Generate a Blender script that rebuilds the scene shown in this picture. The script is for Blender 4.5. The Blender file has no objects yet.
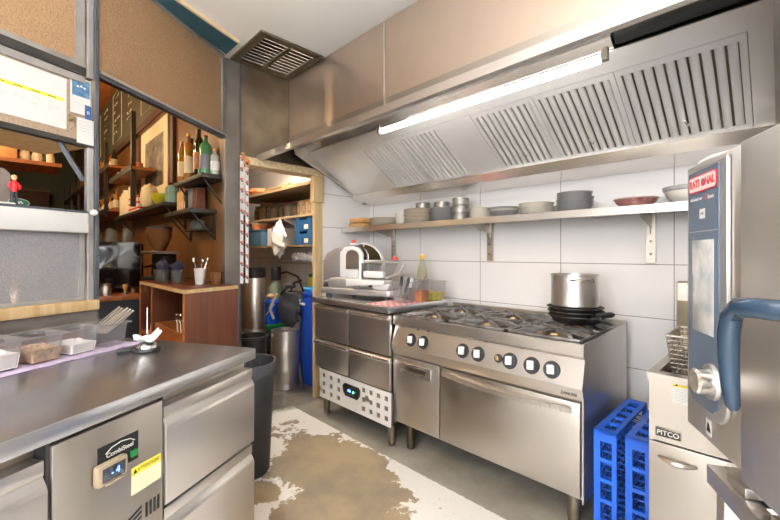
import bpy, bmesh, math, random
from mathutils import Matrix, Vector
random.seed(7)
C = bpy.context.scene.collection
PI = math.pi
def lin(h):
    h = h.lstrip('#'); r = []
    for i in (0, 2, 4):
        v = int(h[i:i+2], 16) / 255
        r.append(v / 12.92 if v <= .04045 else ((v + .055) / 1.055) ** 2.4)
    return r
# ------------------------------------------------------------------ materials
def M(name, col, rough=.5, metal=0., noise=None, bump=None, stretch=(1, 1, 1), rnoise=None, coat=0., trans=0., ior=1.45, emit=None, spec=.5, aniso=0.):
    m = bpy.data.materials.new(name); m.use_nodes = True
    nt = m.node_tree; b = nt.nodes['Principled BSDF']
    c = lin(col) if isinstance(col, str) else list(col)
    b.inputs['Base Color'].default_value = (*c, 1)
    b.inputs['Roughness'].default_value = rough; b.inputs['Metallic'].default_value = metal
    b.inputs['Coat Weight'].default_value = coat; b.inputs['Transmission Weight'].default_value = trans
    b.inputs['IOR'].default_value = ior; b.inputs['Specular IOR Level'].default_value = spec
    if emit: b.inputs['Emission Color'].default_value = (*(lin(emit[0])), 1); b.inputs['Emission Strength'].default_value = emit[1]
    if noise or bump or rnoise:
        tc = nt.nodes.new('ShaderNodeTexCoord'); mp = nt.nodes.new('ShaderNodeMapping')
        mp.inputs['Scale'].default_value = stretch
        nt.links.new(tc.outputs['Object'], mp.inputs['Vector'])
        def nz(scale, detail=4):
            n = nt.nodes.new('ShaderNodeTexNoise'); n.inputs['Scale'].default_value = scale; n.inputs['Detail'].default_value = detail
            nt.links.new(mp.outputs['Vector'], n.inputs['Vector']); return n
        if noise:
            n = nz(noise[0]); r = nt.nodes.new('ShaderNodeValToRGB')
            r.color_ramp.elements[0].position = .3; r.color_ramp.elements[1].position = .7
            c2 = lin(noise[1]) if isinstance(noise[1], str) else [x * (1 - noise[1]) for x in c]
            r.color_ramp.elements[0].color = (*c2, 1); r.color_ramp.elements[1].color = (*c, 1)
            nt.links.new(n.outputs['Fac'], r.inputs['Fac']); nt.links.new(r.outputs['Color'], b.inputs['Base Color'])
        if rnoise:
            n = nz(rnoise[0]); r = nt.nodes.new('ShaderNodeMapRange')
            r.inputs['From Min'].default_value = .3; r.inputs['From Max'].default_value = .7
            r.inputs['To Min'].default_value = max(.02, rough - rnoise[1]); r.inputs['To Max'].default_value = rough + rnoise[1]
            nt.links.new(n.outputs['Fac'], r.inputs['Value']); nt.links.new(r.outputs['Result'], b.inputs['Roughness'])
        if bump:
            n = nz(bump[0]); bp = nt.nodes.new('ShaderNodeBump'); bp.inputs['Strength'].default_value = bump[1]; bp.inputs['Distance'].default_value = .004
            nt.links.new(n.outputs['Fac'], bp.inputs['Height']); nt.links.new(bp.outputs['Normal'], b.inputs['Normal'])
    return m
def clear(name, tint='#ffffff', amount=.8, rough=.08):
    m = bpy.data.materials.new(name); m.use_nodes = True; nt = m.node_tree
    b = nt.nodes['Principled BSDF']; b.inputs['Roughness'].default_value = rough; b.inputs['Base Color'].default_value = (*[.42 * v for v in lin(tint)], 1)
    t = nt.nodes.new('ShaderNodeBsdfTransparent'); t.inputs['Color'].default_value = (*lin(tint), 1)
    mx = nt.nodes.new('ShaderNodeMixShader'); mx.inputs['Fac'].default_value = amount
    nt.links.new(b.outputs[0], mx.inputs[1]); nt.links.new(t.outputs[0], mx.inputs[2])
    nt.links.new(mx.outputs[0], nt.nodes['Material Output'].inputs['Surface'])
    return m
m = {}
m['steel'] = M('brushed_steel', '#cfcac5', .35, .95, noise=(2.5, .07), rnoise=(3, .04), stretch=(1, 1, 2))
m['steel_h'] = M('brushed_steel_lengthwise', '#cfcac4', .34, .95, noise=(2.5, .07), rnoise=(3, .04), stretch=(1, 2, 2))
m['steel_dull'] = M('dull_steel', '#bdb5aa', .4, 1, noise=(2.2, .15), rnoise=(4, .05), stretch=(1, 1, 2))
m['steel_shroud'] = M('warm_tint_steel', '#d2bfad', .38, .93, noise=(1.6, .1), rnoise=(4, .05), stretch=(2.2, 1, .8))  # brownish tint puts the bar's warm reflection into the shroud colour
m['steel_old'] = M('tarnished_steel', '#8d8474', .42, 1, noise=(3, '#5f574a'), rnoise=(5, .12))
m['steel_top'] = M('worn_worktop_steel', '#c6c7ca', .27, .93, noise=(3, .05), stretch=(1, 2, 1))
m['steel_bright'] = M('polished_steel', '#e4dfd8', .2, .92, rnoise=(7, .05))
m['steel_oven'] = M('stained_oven_steel', '#cdc7c0', .38, .92, noise=(5, .08), rnoise=(6, .05), stretch=(1, 1, .6))
m['steel_fry'] = M('fryer_steel', '#b9b3aa', .37, .95, noise=(2.5, .14), rnoise=(6, .08))
m['chrome'] = M('chrome', '#e8e6e2', .1, 1)
m['filter'] = M('filter_steel', '#f4f1ec', .32, .55, noise=(4, .08))
m['alu'] = M('cast_aluminium', '#dcdcdc', .3, .75, noise=(6, .1))
m['whitemetal'] = M('white_enamel', '#e9e7e3', .3, .1)
m['iron'] = M('cast_iron_worn', '#4a4644', .42, .4, noise=(14, '#26221f'), bump=(40, .3))
m['ironlight'] = M('greasy_grate_iron', '#9c9996', .36, .6, noise=(14, '#5a534e'), bump=(45, .3))
m['blackpan'] = M('black_pan_iron', '#2a2725', .42, .3, noise=(12, '#463d36'))
m['brass'] = M('burner_brass', '#b69a72', .4, .7, noise=(12, .4))
m['frame'] = M('grey_painted_frame_steel', '#5d6066', .45, .4, noise=(6, '#44464b'), bump=(30, .1))
m['frame_light'] = M('galvanised_steel', '#a9a6a2', .42, .5, noise=(7, '#8b8884'))
m['post'] = M('warm_grey_post_steel', '#7c766e', .42, .5, noise=(5, '#635e57'))
m['darkframe'] = M('dark_shelf_steel', '#3a3733', .5, .3, noise=(8, .3))
m['rail'] = M('black_rail', '#33322f', .4, .3)
m['white'] = M('white_plastic', '#dddbd7', .35)
m['offwhite'] = M('white_porcelain', '#efe8da', .22, coat=.3)
m['tanpl'] = M('cream_porcelain', '#d9c7b1', .28, coat=.2)
m['greypl'] = M('grey_stoneware', '#b6b3b0', .34, noise=(30, .2))
m['redpl'] = M('red_patterned_bowl', '#c9988e', .3, noise=(34, '#7e3a3c'))
m['paleclay'] = M('pale_pink_bowl', '#dcc3b6', .3)
m['pattern'] = M('marbled_tin', '#aaa59d', .35, .4, noise=(38, '#5d5951'))
m['paint'] = M('warm_white_paint', '#f0ece6', .6, noise=(2, .04))
m['ceil'] = M('cream_ceiling_paint', '#faf4ea', .65, noise=(2, .03))
m['teal'] = M('teal_paint', '#2f5a66', .5, noise=(8, .15))
m['creamwood'] = M('cream_trim', '#dcc39b', .5)
m['pine'] = M('raw_pine', '#d2b88c', .55, noise=(5, '#bb9a68'), stretch=(6, 6, .6))
m['pine_h'] = M('raw_pine_board', '#d9c4a0', .55, noise=(5, '#c2a577'), stretch=(1, 8, 8))
m['ply'] = M('old_plywood', '#98805e', .6, noise=(3, '#6d5638'), stretch=(1, 5, 5))
m['darkwood'] = M('dark_brown_wood', '#6a4430', .3, noise=(2.2, '#4a2d20'), stretch=(4, 4, .5), coat=.25)
m['walnut'] = M('walnut_laminate', '#74452f', .36, noise=(3, '#5a3323'), stretch=(5, 5, .6))
m['orangewood'] = M('orange_wood', '#b5713a', .45, noise=(3, '#94562a'), stretch=(1, 6, 6))
m['wallwood'] = M('bar_wall_wood', '#8a6238', .32, noise=(1.5, '#5f4023'), stretch=(2, 2, .35), coat=.04)
m['green'] = M('dark_green_paint', '#3f4634', .6, noise=(2, .2))
m['brownwall'] = M('brown_panelling', '#4a2d1f', .5, noise=(2, .25))
m['chalk'] = M('chalkboard_green', '#5c5c4a', .45, noise=(1.5, '#43463a'))
m['chalkline'] = M('chalk', '#d9d3bf', .8)
m['ventgrey'] = M('grey_vent_backing', '#6f6b65', .6)
m['black'] = M('black_plastic', '#1c1c1e', .4)
m['blackgloss'] = M('black_gloss', '#121214', .15, coat=.4)
m['charcoal'] = M('charcoal_plastic', '#2c2e32', .5, noise=(14, .3), bump=(20, .2))
m['bag'] = M('bin_bag_film', '#54565e', .22, noise=(20, .3), bump=(25, .8))
m['navy'] = M('navy_cloth', '#272c46', .8)
m['darkbag'] = M('black_bag_canvas', '#35373c', .75, noise=(12, .35), bump=(16, .8))
m['blue'] = M('blue_plastic', '#1d5fd0', .35, noise=(9, .08))
m['blue_barrel'] = M('blue_barrel_plastic', '#1b3f98', .35, noise=(5, .12))
m['blue_bucket'] = M('blue_bucket_plastic', '#1f58d2', .35)
m['blue_crate'] = M('dark_blue_crate_plastic', '#1f4d78', .5)
m['blue_pale'] = M('slate_blue_box', '#4b6d82', .55)
m['cyan'] = M('bright_blue_plastic', '#2f8cc4', .4)
m['slate'] = M('slate_grey_door', '#3f4650', .55)
m['ovenblue'] = M('blue_grey_panel', '#5a697c', .32, coat=.2, noise=(5, .08))
m['handleblue'] = M('blue_grey_handle', '#263b4e', .25, coat=.3)
m['silver'] = M('silver_panel_edge', '#c3c1bf', .3, .8)
m['screen'] = M('glass_screen', '#a9b0b6', .08, coat=.5, noise=(24, '#d8d6cf'))
m['red'] = M('red_print', '#d8262c', .4)
m['redknob'] = M('red_plastic', '#d2402e', .4)
m['pegred'] = M('salmon_red_ball', '#e0705c', .35)
m['yellow'] = M('yellow_label', '#f0e04a', .5)
m['yellowcap'] = M('yellow_cap', '#f3b81d', .4)
m['paleyellow'] = M('pale_yellow_label', '#f0eec4', .6)
m['paper'] = M('white_paper', '#d6d5d0', .7)
m['paperline'] = M('grey_print', '#a9a9a6', .7)
m['ink'] = M('black_print', '#26241f', .6)
m['photoblue'] = M('blue_photo_print', '#2d5b86', .45, noise=(40, '#6f93ad'))
m['cardblue'] = M('blue_card', '#395a8c', .5)
m['lilac'] = M('lilac_towel', '#b9a2c4', .85, noise=(30, '#d5c8d8'), bump=(60, .5))
m['pinkcloth'] = M('pink_checked_towel', '#f0a8a4', .85, bump=(60, .5))
m['salt'] = M('white_powder', '#f2efea', .9, bump=(60, .5))
m['grain'] = M('chopped_nuts', '#c3a584', .9, noise=(90, '#8d6c4c'), bump=(90, 1))
m['orangefood'] = M('orange_chutney', '#e58a1e', .4, noise=(30, '#c35a12'))
m['yellowfood'] = M('yellow_pickle', '#dccb3a', .4, noise=(35, '#b8a022'))
m['oil'] = clear('yellow_oil_bottle', '#f6f4e4', .78)
m['clear'] = clear('clear_plastic', '#f6f4f4', .74)
m['clearglass'] = clear('clear_glass', '#eef2f0', .75, .03)
m['amberhop'] = clear('amber_hopper_plastic', '#d2935a', .5, .05)
m['jar'] = clear('jar_glass', '#dfe0cf', .55, .05)
m['goo'] = M('dark_preserve', '#3b2b1d', .5, noise=(12, '#6b5a2c'))
m['cream'] = M('cream_ceramic', '#d9c9a0', .35)
m['lime'] = M('lime_ceramic', '#b9b422', .3)
m['tealcup'] = M('pale_teal_ceramic', '#7fa39a', .3)
m['bookwood'] = M('light_wood_boxes', '#d8a868', .55, noise=(6, .2))
m['greybook'] = M('grey_binder', '#6b7078', .5)
m['darkglass'] = M('dark_green_glass', '#1d3016', .08, coat=.4)
m['amberglass'] = M('amber_liquor_glass', '#c88a34', .1, coat=.4, trans=.35)
m['brownglass'] = M('brown_glass', '#4a2714', .1, coat=.4)
m['greenglass'] = M('green_label_glass', '#4b8a5a', .12, coat=.4)
m['paleglass'] = M('pale_spirit_glass', '#c6cbbd', .08, coat=.4, trans=.3)
m['redfoil'] = M('red_foil', '#8d1f22', .35)
m['label'] = M('paper_label', '#e2d6b4', .6)
m['greenplastic'] = M('green_plastic', '#1d7a3c', .4)
m['gasgreen'] = M('grey_green_gas_bottle', '#7d8a78', .4, noise=(8, .2))
m['plasticbag'] = M('white_carrier_bag', '#d8d5d0', .45, bump=(14, .9))
m['foodorange'] = M('orange_tub', '#c8622a', .4, noise=(14, '#e3b07a'))
m['giraffe'] = M('painted_giraffe_wood', '#d49a52', .45, noise=(22, '#8a5a2b'))
m['navybag'] = M('navy_print', '#31406c', .5)
m['skin'] = M('figurine_skin', '#d9a27c', .5)
m['signgreen'] = M('green_enamel_sign', '#1f5b3c', .35)
m['lamp'] = M('lit_tube', '#ffffff', .4, emit=('#fafcff', 9))
m['fill_lamp'] = M('added_uplight_glow', '#ffffff', .4, emit=('#f4f7ff', 56))  # emission of the added uplights
m['fill_pane'] = M('glowing_fill_pane', '#ffffff', .4, emit=('#f4f8ff', 5))  # glow of the added window behind the camera, brightens the room
m['pantry_lamp'] = M('lit_pantry_lamp', '#ffffff', .4, emit=('#fff2de', 120))
m['striplamp'] = M('warm_strip_diffuser', '#ffffff', .4, emit=('#fff0d8', 7))
m['added_hatchbulb'] = M('added_hatch_bulb', '#ffffff', .4, emit=('#ffe2b8', 45))  # added bulb, warms the hatch soffit and bags from out of view
m['warmbulb'] = M('warm_bulb', '#ffffff', .4, emit=('#ffd8a6', 210))
m['led_blue'] = M('blue_led_digits', '#3060ff', .4, emit=('#4a78ff', 6))
m['led_green'] = M('green_led_digits', '#30ff80', .4, emit=('#4aff9a', 4))
m['blackgasket'] = M('black_gasket', '#2a2a2a', .6)
m['beige'] = M('beige_display_case', '#9a8a72', .35)
m['boardgrey'] = M('grey_brown_board', '#756b62', .5)
m['tint'] = M('smoked_display', '#3a3d48', .12, coat=.4)
def frosted(name, col, rough, scale, amt):
    k = M(name, col, rough, 0, bump=(scale, .8), trans=amt); return k
m['amberpane'] = M('amber_textured_glass', '#b5906a', .3, noise=(130, '#93724f'), bump=(150, 1.), trans=.06, spec=.6)
m['greypane'] = M('greyish_textured_glass', '#b7a18a', .32, noise=(130, '#97806a'), bump=(150, 1.), trans=.12)
m['frost'] = M('frosted_white_glass', '#f4f2f4', .16, noise=(170, '#d6d4dc'), bump=(170, .5), trans=.68)
# tiled wall: grid placed on world x/z (back) or y/z (side) in metres
def tile_mat(name, axis, off):
    k = bpy.data.materials.new(name); k.use_nodes = True; nt = k.node_tree; b = nt.nodes['Principled BSDF']
    g = nt.nodes.new('ShaderNodeNewGeometry'); s = nt.nodes.new('ShaderNodeSeparateXYZ'); nt.links.new(g.outputs['Position'], s.inputs[0])
    def line(sock, size, o, w):
        a = nt.nodes.new('ShaderNodeMath'); a.operation = 'ADD'; a.inputs[1].default_value = 50 * size - o; nt.links.new(sock, a.inputs[0])
        d = nt.nodes.new('ShaderNodeMath'); d.operation = 'MODULO'; d.inputs[1].default_value = size; nt.links.new(a.outputs[0], d.inputs[0])
        e = nt.nodes.new('ShaderNodeMath'); e.operation = 'LESS_THAN'; e.inputs[1].default_value = w; nt.links.new(d.outputs[0], e.inputs[0]); return e
    l1 = line(s.outputs[axis], .6, off, .004); l2 = line(s.outputs[2], .297, .893, .004)
    mx = nt.nodes.new('ShaderNodeMath'); mx.operation = 'MAXIMUM'; nt.links.new(l1.outputs[0], mx.inputs[0]); nt.links.new(l2.outputs[0], mx.inputs[1])
    c = nt.nodes.new('ShaderNodeMix'); c.data_type = 'RGBA'
    c.inputs[6].default_value = (*lin('#f1ece7'), 1); c.inputs[7].default_value = (*lin('#8d8274'), 1)
    nt.links.new(mx.outputs[0], c.inputs[0]); nt.links.new(c.outputs[2], b.inputs['Base Color'])
    b.inputs['Roughness'].default_value = .22
    bp = nt.nodes.new('ShaderNodeBump'); bp.inputs['Strength'].default_value = .3; bp.inputs['Distance'].default_value = .003; bp.invert = True
    nt.links.new(mx.outputs[0], bp.inputs['Height']); nt.links.new(bp.outputs['Normal'], b.inputs['Normal'])
    return k
m['tile'] = tile_mat('white_wall_tiles', 0, -.425)
m['tile_side'] = tile_mat('white_side_tiles', 1, 2.55)
def floor_mat():
    k = bpy.data.materials.new('worn_painted_concrete'); k.use_nodes = True; nt = k.node_tree; b = nt.nodes['Principled BSDF']
    g = nt.nodes.new('ShaderNodeNewGeometry'); s = nt.nodes.new('ShaderNodeSeparateXYZ'); nt.links.new(g.outputs['Position'], s.inputs[0])
    def nz(scale, det=8):
        n = nt.nodes.new('ShaderNodeTexNoise'); n.inputs['Scale'].default_value = scale; n.inputs['Detail'].default_value = det; n.inputs['Roughness'].default_value = .62
        nt.links.new(g.outputs['Position'], n.inputs['Vector']); return n.outputs['Fac']
    def math_(op, a, b_, c=None):
        n = nt.nodes.new('ShaderNodeMath'); n.operation = op
        for i, v in enumerate((a, b_, c)):
            if v is None: continue
            if isinstance(v, (int, float)): n.inputs[i].default_value = v
            else: nt.links.new(v, n.inputs[i])
        return n.outputs[0]
    def ramp(v, lo, hi):
        n = nt.nodes.new('ShaderNodeMapRange'); n.inputs['From Min'].default_value = lo; n.inputs['From Max'].default_value = hi; nt.links.new(v, n.inputs['Value']); return n.outputs['Result']
    def mix(f, a, c):
        n = nt.nodes.new('ShaderNodeMix'); n.data_type = 'RGBA'; nt.links.new(f, n.inputs[0])
        for i, v in ((6, a), (7, c)):
            if isinstance(v, str): n.inputs[i].default_value = (*lin(v), 1)
            else: nt.links.new(v, n.inputs[i])
        return n.outputs[2]
    x, y = s.outputs[0], s.outputs[1]
    def blob(cx, cy, rx, ry, ang):
        ca, sa = math.cos(ang), math.sin(ang)
        dx = math_('SUBTRACT', x, cx); dy = math_('SUBTRACT', y, cy)
        u = math_('ADD', math_('MULTIPLY', dx, ca / rx), math_('MULTIPLY', dy, sa / rx))
        v = math_('ADD', math_('MULTIPLY', dx, -sa / ry), math_('MULTIPLY', dy, ca / ry))
        return math_('SQRT', math_('ADD', math_('MULTIPLY', u, u), math_('MULTIPLY', v, v)), 0)
    d = math_('MINIMUM', math_('MINIMUM', blob(-1.84, 1.34, .68, .30, -.14), blob(-1.52, 1.08, .27, .24, .5)), blob(-1.93, .95, .12, .1, .3))
    n1 = math_('MULTIPLY', math_('SUBTRACT', nz(3.6), .5), 2.1)
    n2 = math_('MULTIPLY', math_('SUBTRACT', nz(30), .5), .7)
    worn = ramp(math_('ADD', d, math_('ADD', n1, n2)), 1.0, .93)
    brown = mix(ramp(nz(2.2), .42, .6), '#8f806c', '#ab9878')
    white = mix(ramp(nz(60), .62, .68), '#f2efe9', '#c4baa9')
    col = mix(worn, white, brown)
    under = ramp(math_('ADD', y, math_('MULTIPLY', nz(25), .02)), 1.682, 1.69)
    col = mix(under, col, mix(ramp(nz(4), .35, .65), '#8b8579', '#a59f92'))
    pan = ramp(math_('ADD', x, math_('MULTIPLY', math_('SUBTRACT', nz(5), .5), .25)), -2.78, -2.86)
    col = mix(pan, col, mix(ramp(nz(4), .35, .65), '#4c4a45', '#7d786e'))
    nt.links.new(col, b.inputs['Base Color']); b.inputs['Roughness'].default_value = .45
    bp = nt.nodes.new('ShaderNodeBump'); bp.inputs['Strength'].default_value = .25; bp.inputs['Distance'].default_value = .003; nt.links.new(nz(30), bp.inputs['Height']); nt.links.new(bp.outputs['Normal'], b.inputs['Normal'])
    return k
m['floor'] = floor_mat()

# ------------------------------------------------------------------ mesh building
class MB:
    def __init__(s): s.bm = bmesh.new()
    def _add(s, bm):
        me = bpy.data.meshes.new('t'); bm.to_mesh(me); bm.free(); s.bm.from_mesh(me); bpy.data.meshes.remove(me); return s
    def box(s, x0, x1, y0, y1, z0, z1, bev=0, mat=None, seg=2):
        bm = bmesh.new(); bmesh.ops.create_cube(bm, size=1)
        for v in bm.verts: v.co = ((x0 + x1) / 2 + v.co.x * (x1 - x0), (y0 + y1) / 2 + v.co.y * (y1 - y0), (z0 + z1) / 2 + v.co.z * (z1 - z0))
        if bev: bmesh.ops.bevel(bm, geom=bm.edges[:], offset=bev, segments=seg, affect='EDGES', profile=.5)
        if mat: bm.transform(mat)
        return s._add(bm)
    def prism(s, pts, axis, a0, a1, bev=0, mat=None):
        bm = bmesh.new()
        f = {'x': lambda p, a: (a, p[0], p[1]), 'y': lambda p, a: (p[0], a, p[1]), 'z': lambda p, a: (p[0], p[1], a)}[axis]
        A = [bm.verts.new(f(p, a0)) for p in pts]; B = [bm.verts.new(f(p, a1)) for p in pts]; n = len(pts)
        bm.faces.new(A); bm.faces.new(B[::-1])
        for i in range(n): bm.faces.new((A[i], B[i], B[(i + 1) % n], A[(i + 1) % n]))
        bmesh.ops.recalc_face_normals(bm, faces=bm.faces[:])
        if bev: bmesh.ops.bevel(bm, geom=bm.edges[:], offset=bev, segments=2, affect='EDGES', profile=.5)
        if mat: bm.transform(mat)
        return s._add(bm)
    def cyl(s, p0, p1, r0, r1=None, n=16, cap=True):
        p0, p1 = Vector(p0), Vector(p1); r1 = r0 if r1 is None else r1
        q = (p1 - p0).to_track_quat('Z', 'Y'); bm = bmesh.new()
        A = [bm.verts.new(p0 + q @ Vector((r0 * math.cos(2 * PI * i / n), r0 * math.sin(2 * PI * i / n), 0))) for i in range(n)]
        B = [bm.verts.new(p1 + q @ Vector((r1 * math.cos(2 * PI * i / n), r1 * math.sin(2 * PI * i / n), 0))) for i in range(n)]
        for i in range(n): bm.faces.new((A[i], A[(i + 1) % n], B[(i + 1) % n], B[i]))
        if cap: bm.faces.new(A[::-1]); bm.faces.new(B)
        return s._add(bm)
    def lathe(s, prof, c=(0, 0, 0), n=28, mat=None):
        bm = bmesh.new(); rings = []
        for r, z in prof:
            if r < 1e-6: rings.append([bm.verts.new((c[0], c[1], c[2] + z))])
            else: rings.append([bm.verts.new((c[0] + r * math.cos(2 * PI * i / n), c[1] + r * math.sin(2 * PI * i / n), c[2] + z)) for i in range(n)])
        for a, b in zip(rings, rings[1:]):
            for i in range(n):
                j = (i + 1) % n
                if len(a) == 1 and len(b) == 1: break
                if len(a) == 1: bm.faces.new((a[0], b[j], b[i]))
                elif len(b) == 1: bm.faces.new((a[i], a[j], b[0]))
                else: bm.faces.new((a[i], a[j], b[j], b[i]))
        bmesh.ops.recalc_face_normals(bm, faces=bm.faces[:])
        if mat: bm.transform(mat)
        return s._add(bm)
    def tube(s, pts, r, n=8, closed=False):
        pts = [Vector(p) for p in pts]; bm = bmesh.new(); rings = []; k = len(pts)
        rr = r if isinstance(r, (list, tuple)) else [r] * k
        up = Vector((0, 0, 1)); prev = None
        for i, p in enumerate(pts):
            a = pts[(i - 1) % k] if (closed or i > 0) else p; b = pts[(i + 1) % k] if (closed or i < k - 1) else p
            t = (b - a).normalized()
            if prev is None: prev = (up if abs(t.z) < .9 else Vector((1, 0, 0)))
            u = (prev - t * prev.dot(t)).normalized(); prev = u; w = t.cross(u)
            rings.append([bm.verts.new(p + (u * math.cos(2 * PI * q / n) + w * math.sin(2 * PI * q / n)) * rr[i]) for q in range(n)])
        for i in range(k if closed else k - 1):
            a, b = rings[i], rings[(i + 1) % k]
            for q in range(n): bm.faces.new((a[q], a[(q + 1) % n], b[(q + 1) % n], b[q]))
        if not closed: bm.faces.new(rings[0][::-1]); bm.faces.new(rings[-1])
        bmesh.ops.recalc_face_normals(bm, faces=bm.faces[:])
        return s._add(bm)
    def sph(s, c, r, sc=(1, 1, 1), n=16):
        bm = bmesh.new(); bmesh.ops.create_uvsphere(bm, u_segments=n, v_segments=max(6, n // 2), radius=r)
        bm.transform(Matrix.Translation(c) @ Matrix.Diagonal((*sc, 1))); return s._add(bm)
    def poly(s, pts):
        bm = bmesh.new(); bm.faces.new([bm.verts.new(p) for p in pts]); return s._add(bm)
    def grid(s, xs, zs, holes, y0, y1):
        # a plate in the x/z plane between y0 (front) and y1 with square holes cut through it
        for i in range(len(xs) - 1):
            for j in range(len(zs) - 1):
                if (i, j) in holes: continue
                s.box(xs[i], xs[i + 1], y0, y1, zs[j], zs[j + 1])
        bmesh.ops.remove_doubles(s.bm, verts=s.bm.verts[:], dist=1e-5)
        seen = {}
        for f in list(s.bm.faces):
            kk = tuple(sorted(v.index for v in f.verts)) if False else frozenset(f.verts)
            seen.setdefault(kk, []).append(f)
        kill = [f for fs in seen.values() if len(fs) > 1 for f in fs]
        bmesh.ops.delete(s.bm, geom=kill, context='FACES_ONLY')
        return s
    def build(s, name, mat, parent=None, world=False, smooth=32, xf=None):
        bm = s.bm
        if xf is not None: bm.transform(xf)
        if world and parent is not None:
            bm.transform((Matrix.Translation(parent.location) @ parent.rotation_euler.to_matrix().to_4x4()).inverted())
        me = bpy.data.meshes.new(name); bm.to_mesh(me); bm.free()
        me.materials.append(m[mat] if isinstance(mat, str) else mat)
        if smooth:
            me.shade_smooth(); me.set_sharp_from_angle(angle=math.radians(smooth))
        o = bpy.data.objects.new(name, me); C.objects.link(o)
        if parent is not None: o.parent = parent
        return o
def tag(o, label=None, cat=None, group=None, kind=None):
    if label: o['label'] = label
    if cat: o['category'] = cat
    if group: o['group'] = group
    if kind: o['kind'] = kind
    return o
def thing(name, label, cat, loc=(0, 0, 0), rz=0, group=None):
    o = bpy.data.objects.new(name, None); C.objects.link(o); o.location = loc; o.rotation_euler = (0, 0, math.radians(rz)); o.empty_display_size = .05
    return tag(o, label, cat, group)
def copy_tree(o, loc=None, rz=None, label=None, group=None, parent=None):
    c = o.copy(); C.objects.link(c)
    if parent is not None: c.parent = parent
    else:
        if loc is not None: c.location = loc
        if rz is not None: c.rotation_euler = (0, 0, math.radians(rz))
        tag(c, label, None, group)
    for ch in list(o.children): copy_tree(ch, parent=c)
    return c
def struct(name, mb, mat, parent=None, smooth=0):
    o = mb.build(name, mat, parent, smooth=smooth)
    if parent is None: o['kind'] = 'structure'
    return o
def text(s, size, mat, parent, pos, name='lettering', rz=0, rx=90, depth=.0006, sx=1., align='CENTER', bold=0.):
    cu = bpy.data.curves.new('txt', 'FONT'); cu.body = s; cu.size = size; cu.extrude = depth; cu.align_x = align; cu.align_y = 'CENTER'; cu.offset = bold
    ob = bpy.data.objects.new('txt', cu)
    me = bpy.data.meshes.new_from_object(ob); bpy.data.objects.remove(ob); bpy.data.curves.remove(cu)
    me.name = name
    me.transform(Matrix.Translation(pos) @ Matrix.Rotation(math.radians(rz), 4, 'Z') @ Matrix.Rotation(math.radians(rx), 4, 'X') @ Matrix.Diagonal((sx, 1, 1, 1)))
    me.materials.clear(); me.materials.append(m[mat])
    o = bpy.data.objects.new(name, me); C.objects.link(o); o.parent = parent; return o
ORD = ['bottom', 'second from bottom', 'third from bottom', 'fourth from bottom', 'fifth from bottom', 'sixth from bottom', 'seventh from bottom', 'eighth from bottom', 'ninth from bottom', 'tenth from bottom']
# ------------------------------------------------------------------ camera
cam = bpy.data.cameras.new('camera'); co = bpy.data.objects.new('camera', cam); C.objects.link(co)
co.location = (0, 0, 1.25); co.rotation_euler = (PI / 2, 0, math.radians(45.5))
cam.sensor_width = 36; cam.lens = 36 * 390 / 780; cam.shift_y = -6 / 780; cam.clip_start = .02
sc = bpy.context.scene; sc.camera = co
sc.view_settings.view_transform = 'Standard'; sc.view_settings.look = 'None'; sc.view_settings.gamma = 1; sc.view_settings.exposure = 1.05
sc.cycles.use_denoising = True; sc.cycles.max_bounces = 10; sc.cycles.transparent_max_bounces = 16; sc.cycles.caustics_reflective = False; sc.cycles.caustics_refractive = False; sc.cycles.sample_clamp_indirect = 6
w = bpy.data.worlds.new('world'); sc.world = w; w.use_nodes = True; w.node_tree.nodes['Background'].inputs[0].default_value = (.6, .55, .5, 1); w.node_tree.nodes['Background'].inputs[1].default_value = .25

# ------------------------------------------------------------------ the setting
P0 = (-2.28, .296); P1 = (-2.876, 1.151)
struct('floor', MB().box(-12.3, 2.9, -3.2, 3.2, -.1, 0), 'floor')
struct('ceiling', MB().prism([(-2.95, 2.66), (-2.95, 1.20), (-2.33, .30), (-1.22, -2.25), (2.85, -2.25), (.12, 2.66)], 'z', 2.69, 2.74), 'ceil')
struct('wall_back', MB().box(-2.976, .25, 2.55, 2.66, 0, 2.69), 'tile')
wl = MB().box(-2.976, -2.876, 1.985, 2.55, 0, 1.995)
struct('wall_left', wl, 'tile_side')
struct('wall_left_upper', MB().box(-2.976, -2.876, 1.255, 2.55, 1.995, 2.69), 'steel_old')
a = math.radians(118.5)
struct('wall_right', MB().prism([(.13, 2.66), (.25, 2.66), (2.95, -2.25), (2.72, -2.25)], 'z', 0, 2.69), 'paint')
b = MB().grid([-1.3, -.9, 2.3, 2.9], [0, .85, 2.45, 2.69], {(1, 1)}, -2.35, -2.25)
struct('wall_front', b, 'paint')
w4 = tag(MB().grid([-.9, -.85, .675, .725, 2.25, 2.3], [.85, .90, 2.40, 2.45], {(1, 1), (3, 1)}, -2.32, -2.26).build('added_window', 'whitemetal', smooth=0), kind='structure')  # added window, out of view, its panes glow as fill light
for xa, xb in ((-.85, .675), (.725, 2.25)): MB().box(xa, xb, -2.30, -2.295, .90, 2.40).build('pane', 'fill_pane', w4)
# bar room behind the partition
struct('wall_bar', MB().box(-12.0, -2.93, 1.18, 1.21, 0, 3.7), 'wallwood')
struct('wall_bar_end', MB().box(-12.1, -12.0, -3.1, 1.21, 0, 3.7), 'green')
struct('wall_bar_side', MB().box(-12.0, -1.2, -3.15, -3.05, 0, 3.7), 'green')
struct('ceiling_bar', MB().box(-12.1, -1.2, -3.1, 1.3, 3.7, 3.76), 'orangewood')
# pantry
struct('wall_pantry_back', MB().box(-5.7, -2.976, 2.55, 2.66, 0, 2.5), 'tile')
struct('wall_pantry_end', MB().box(-5.8, -5.7, 1.21, 2.66, 0, 2.5), 'slate')
struct('ceiling_pantry', MB().box(-5.8, -2.976, 1.22, 2.66, 2.5, 2.56), 'ceil')
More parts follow.
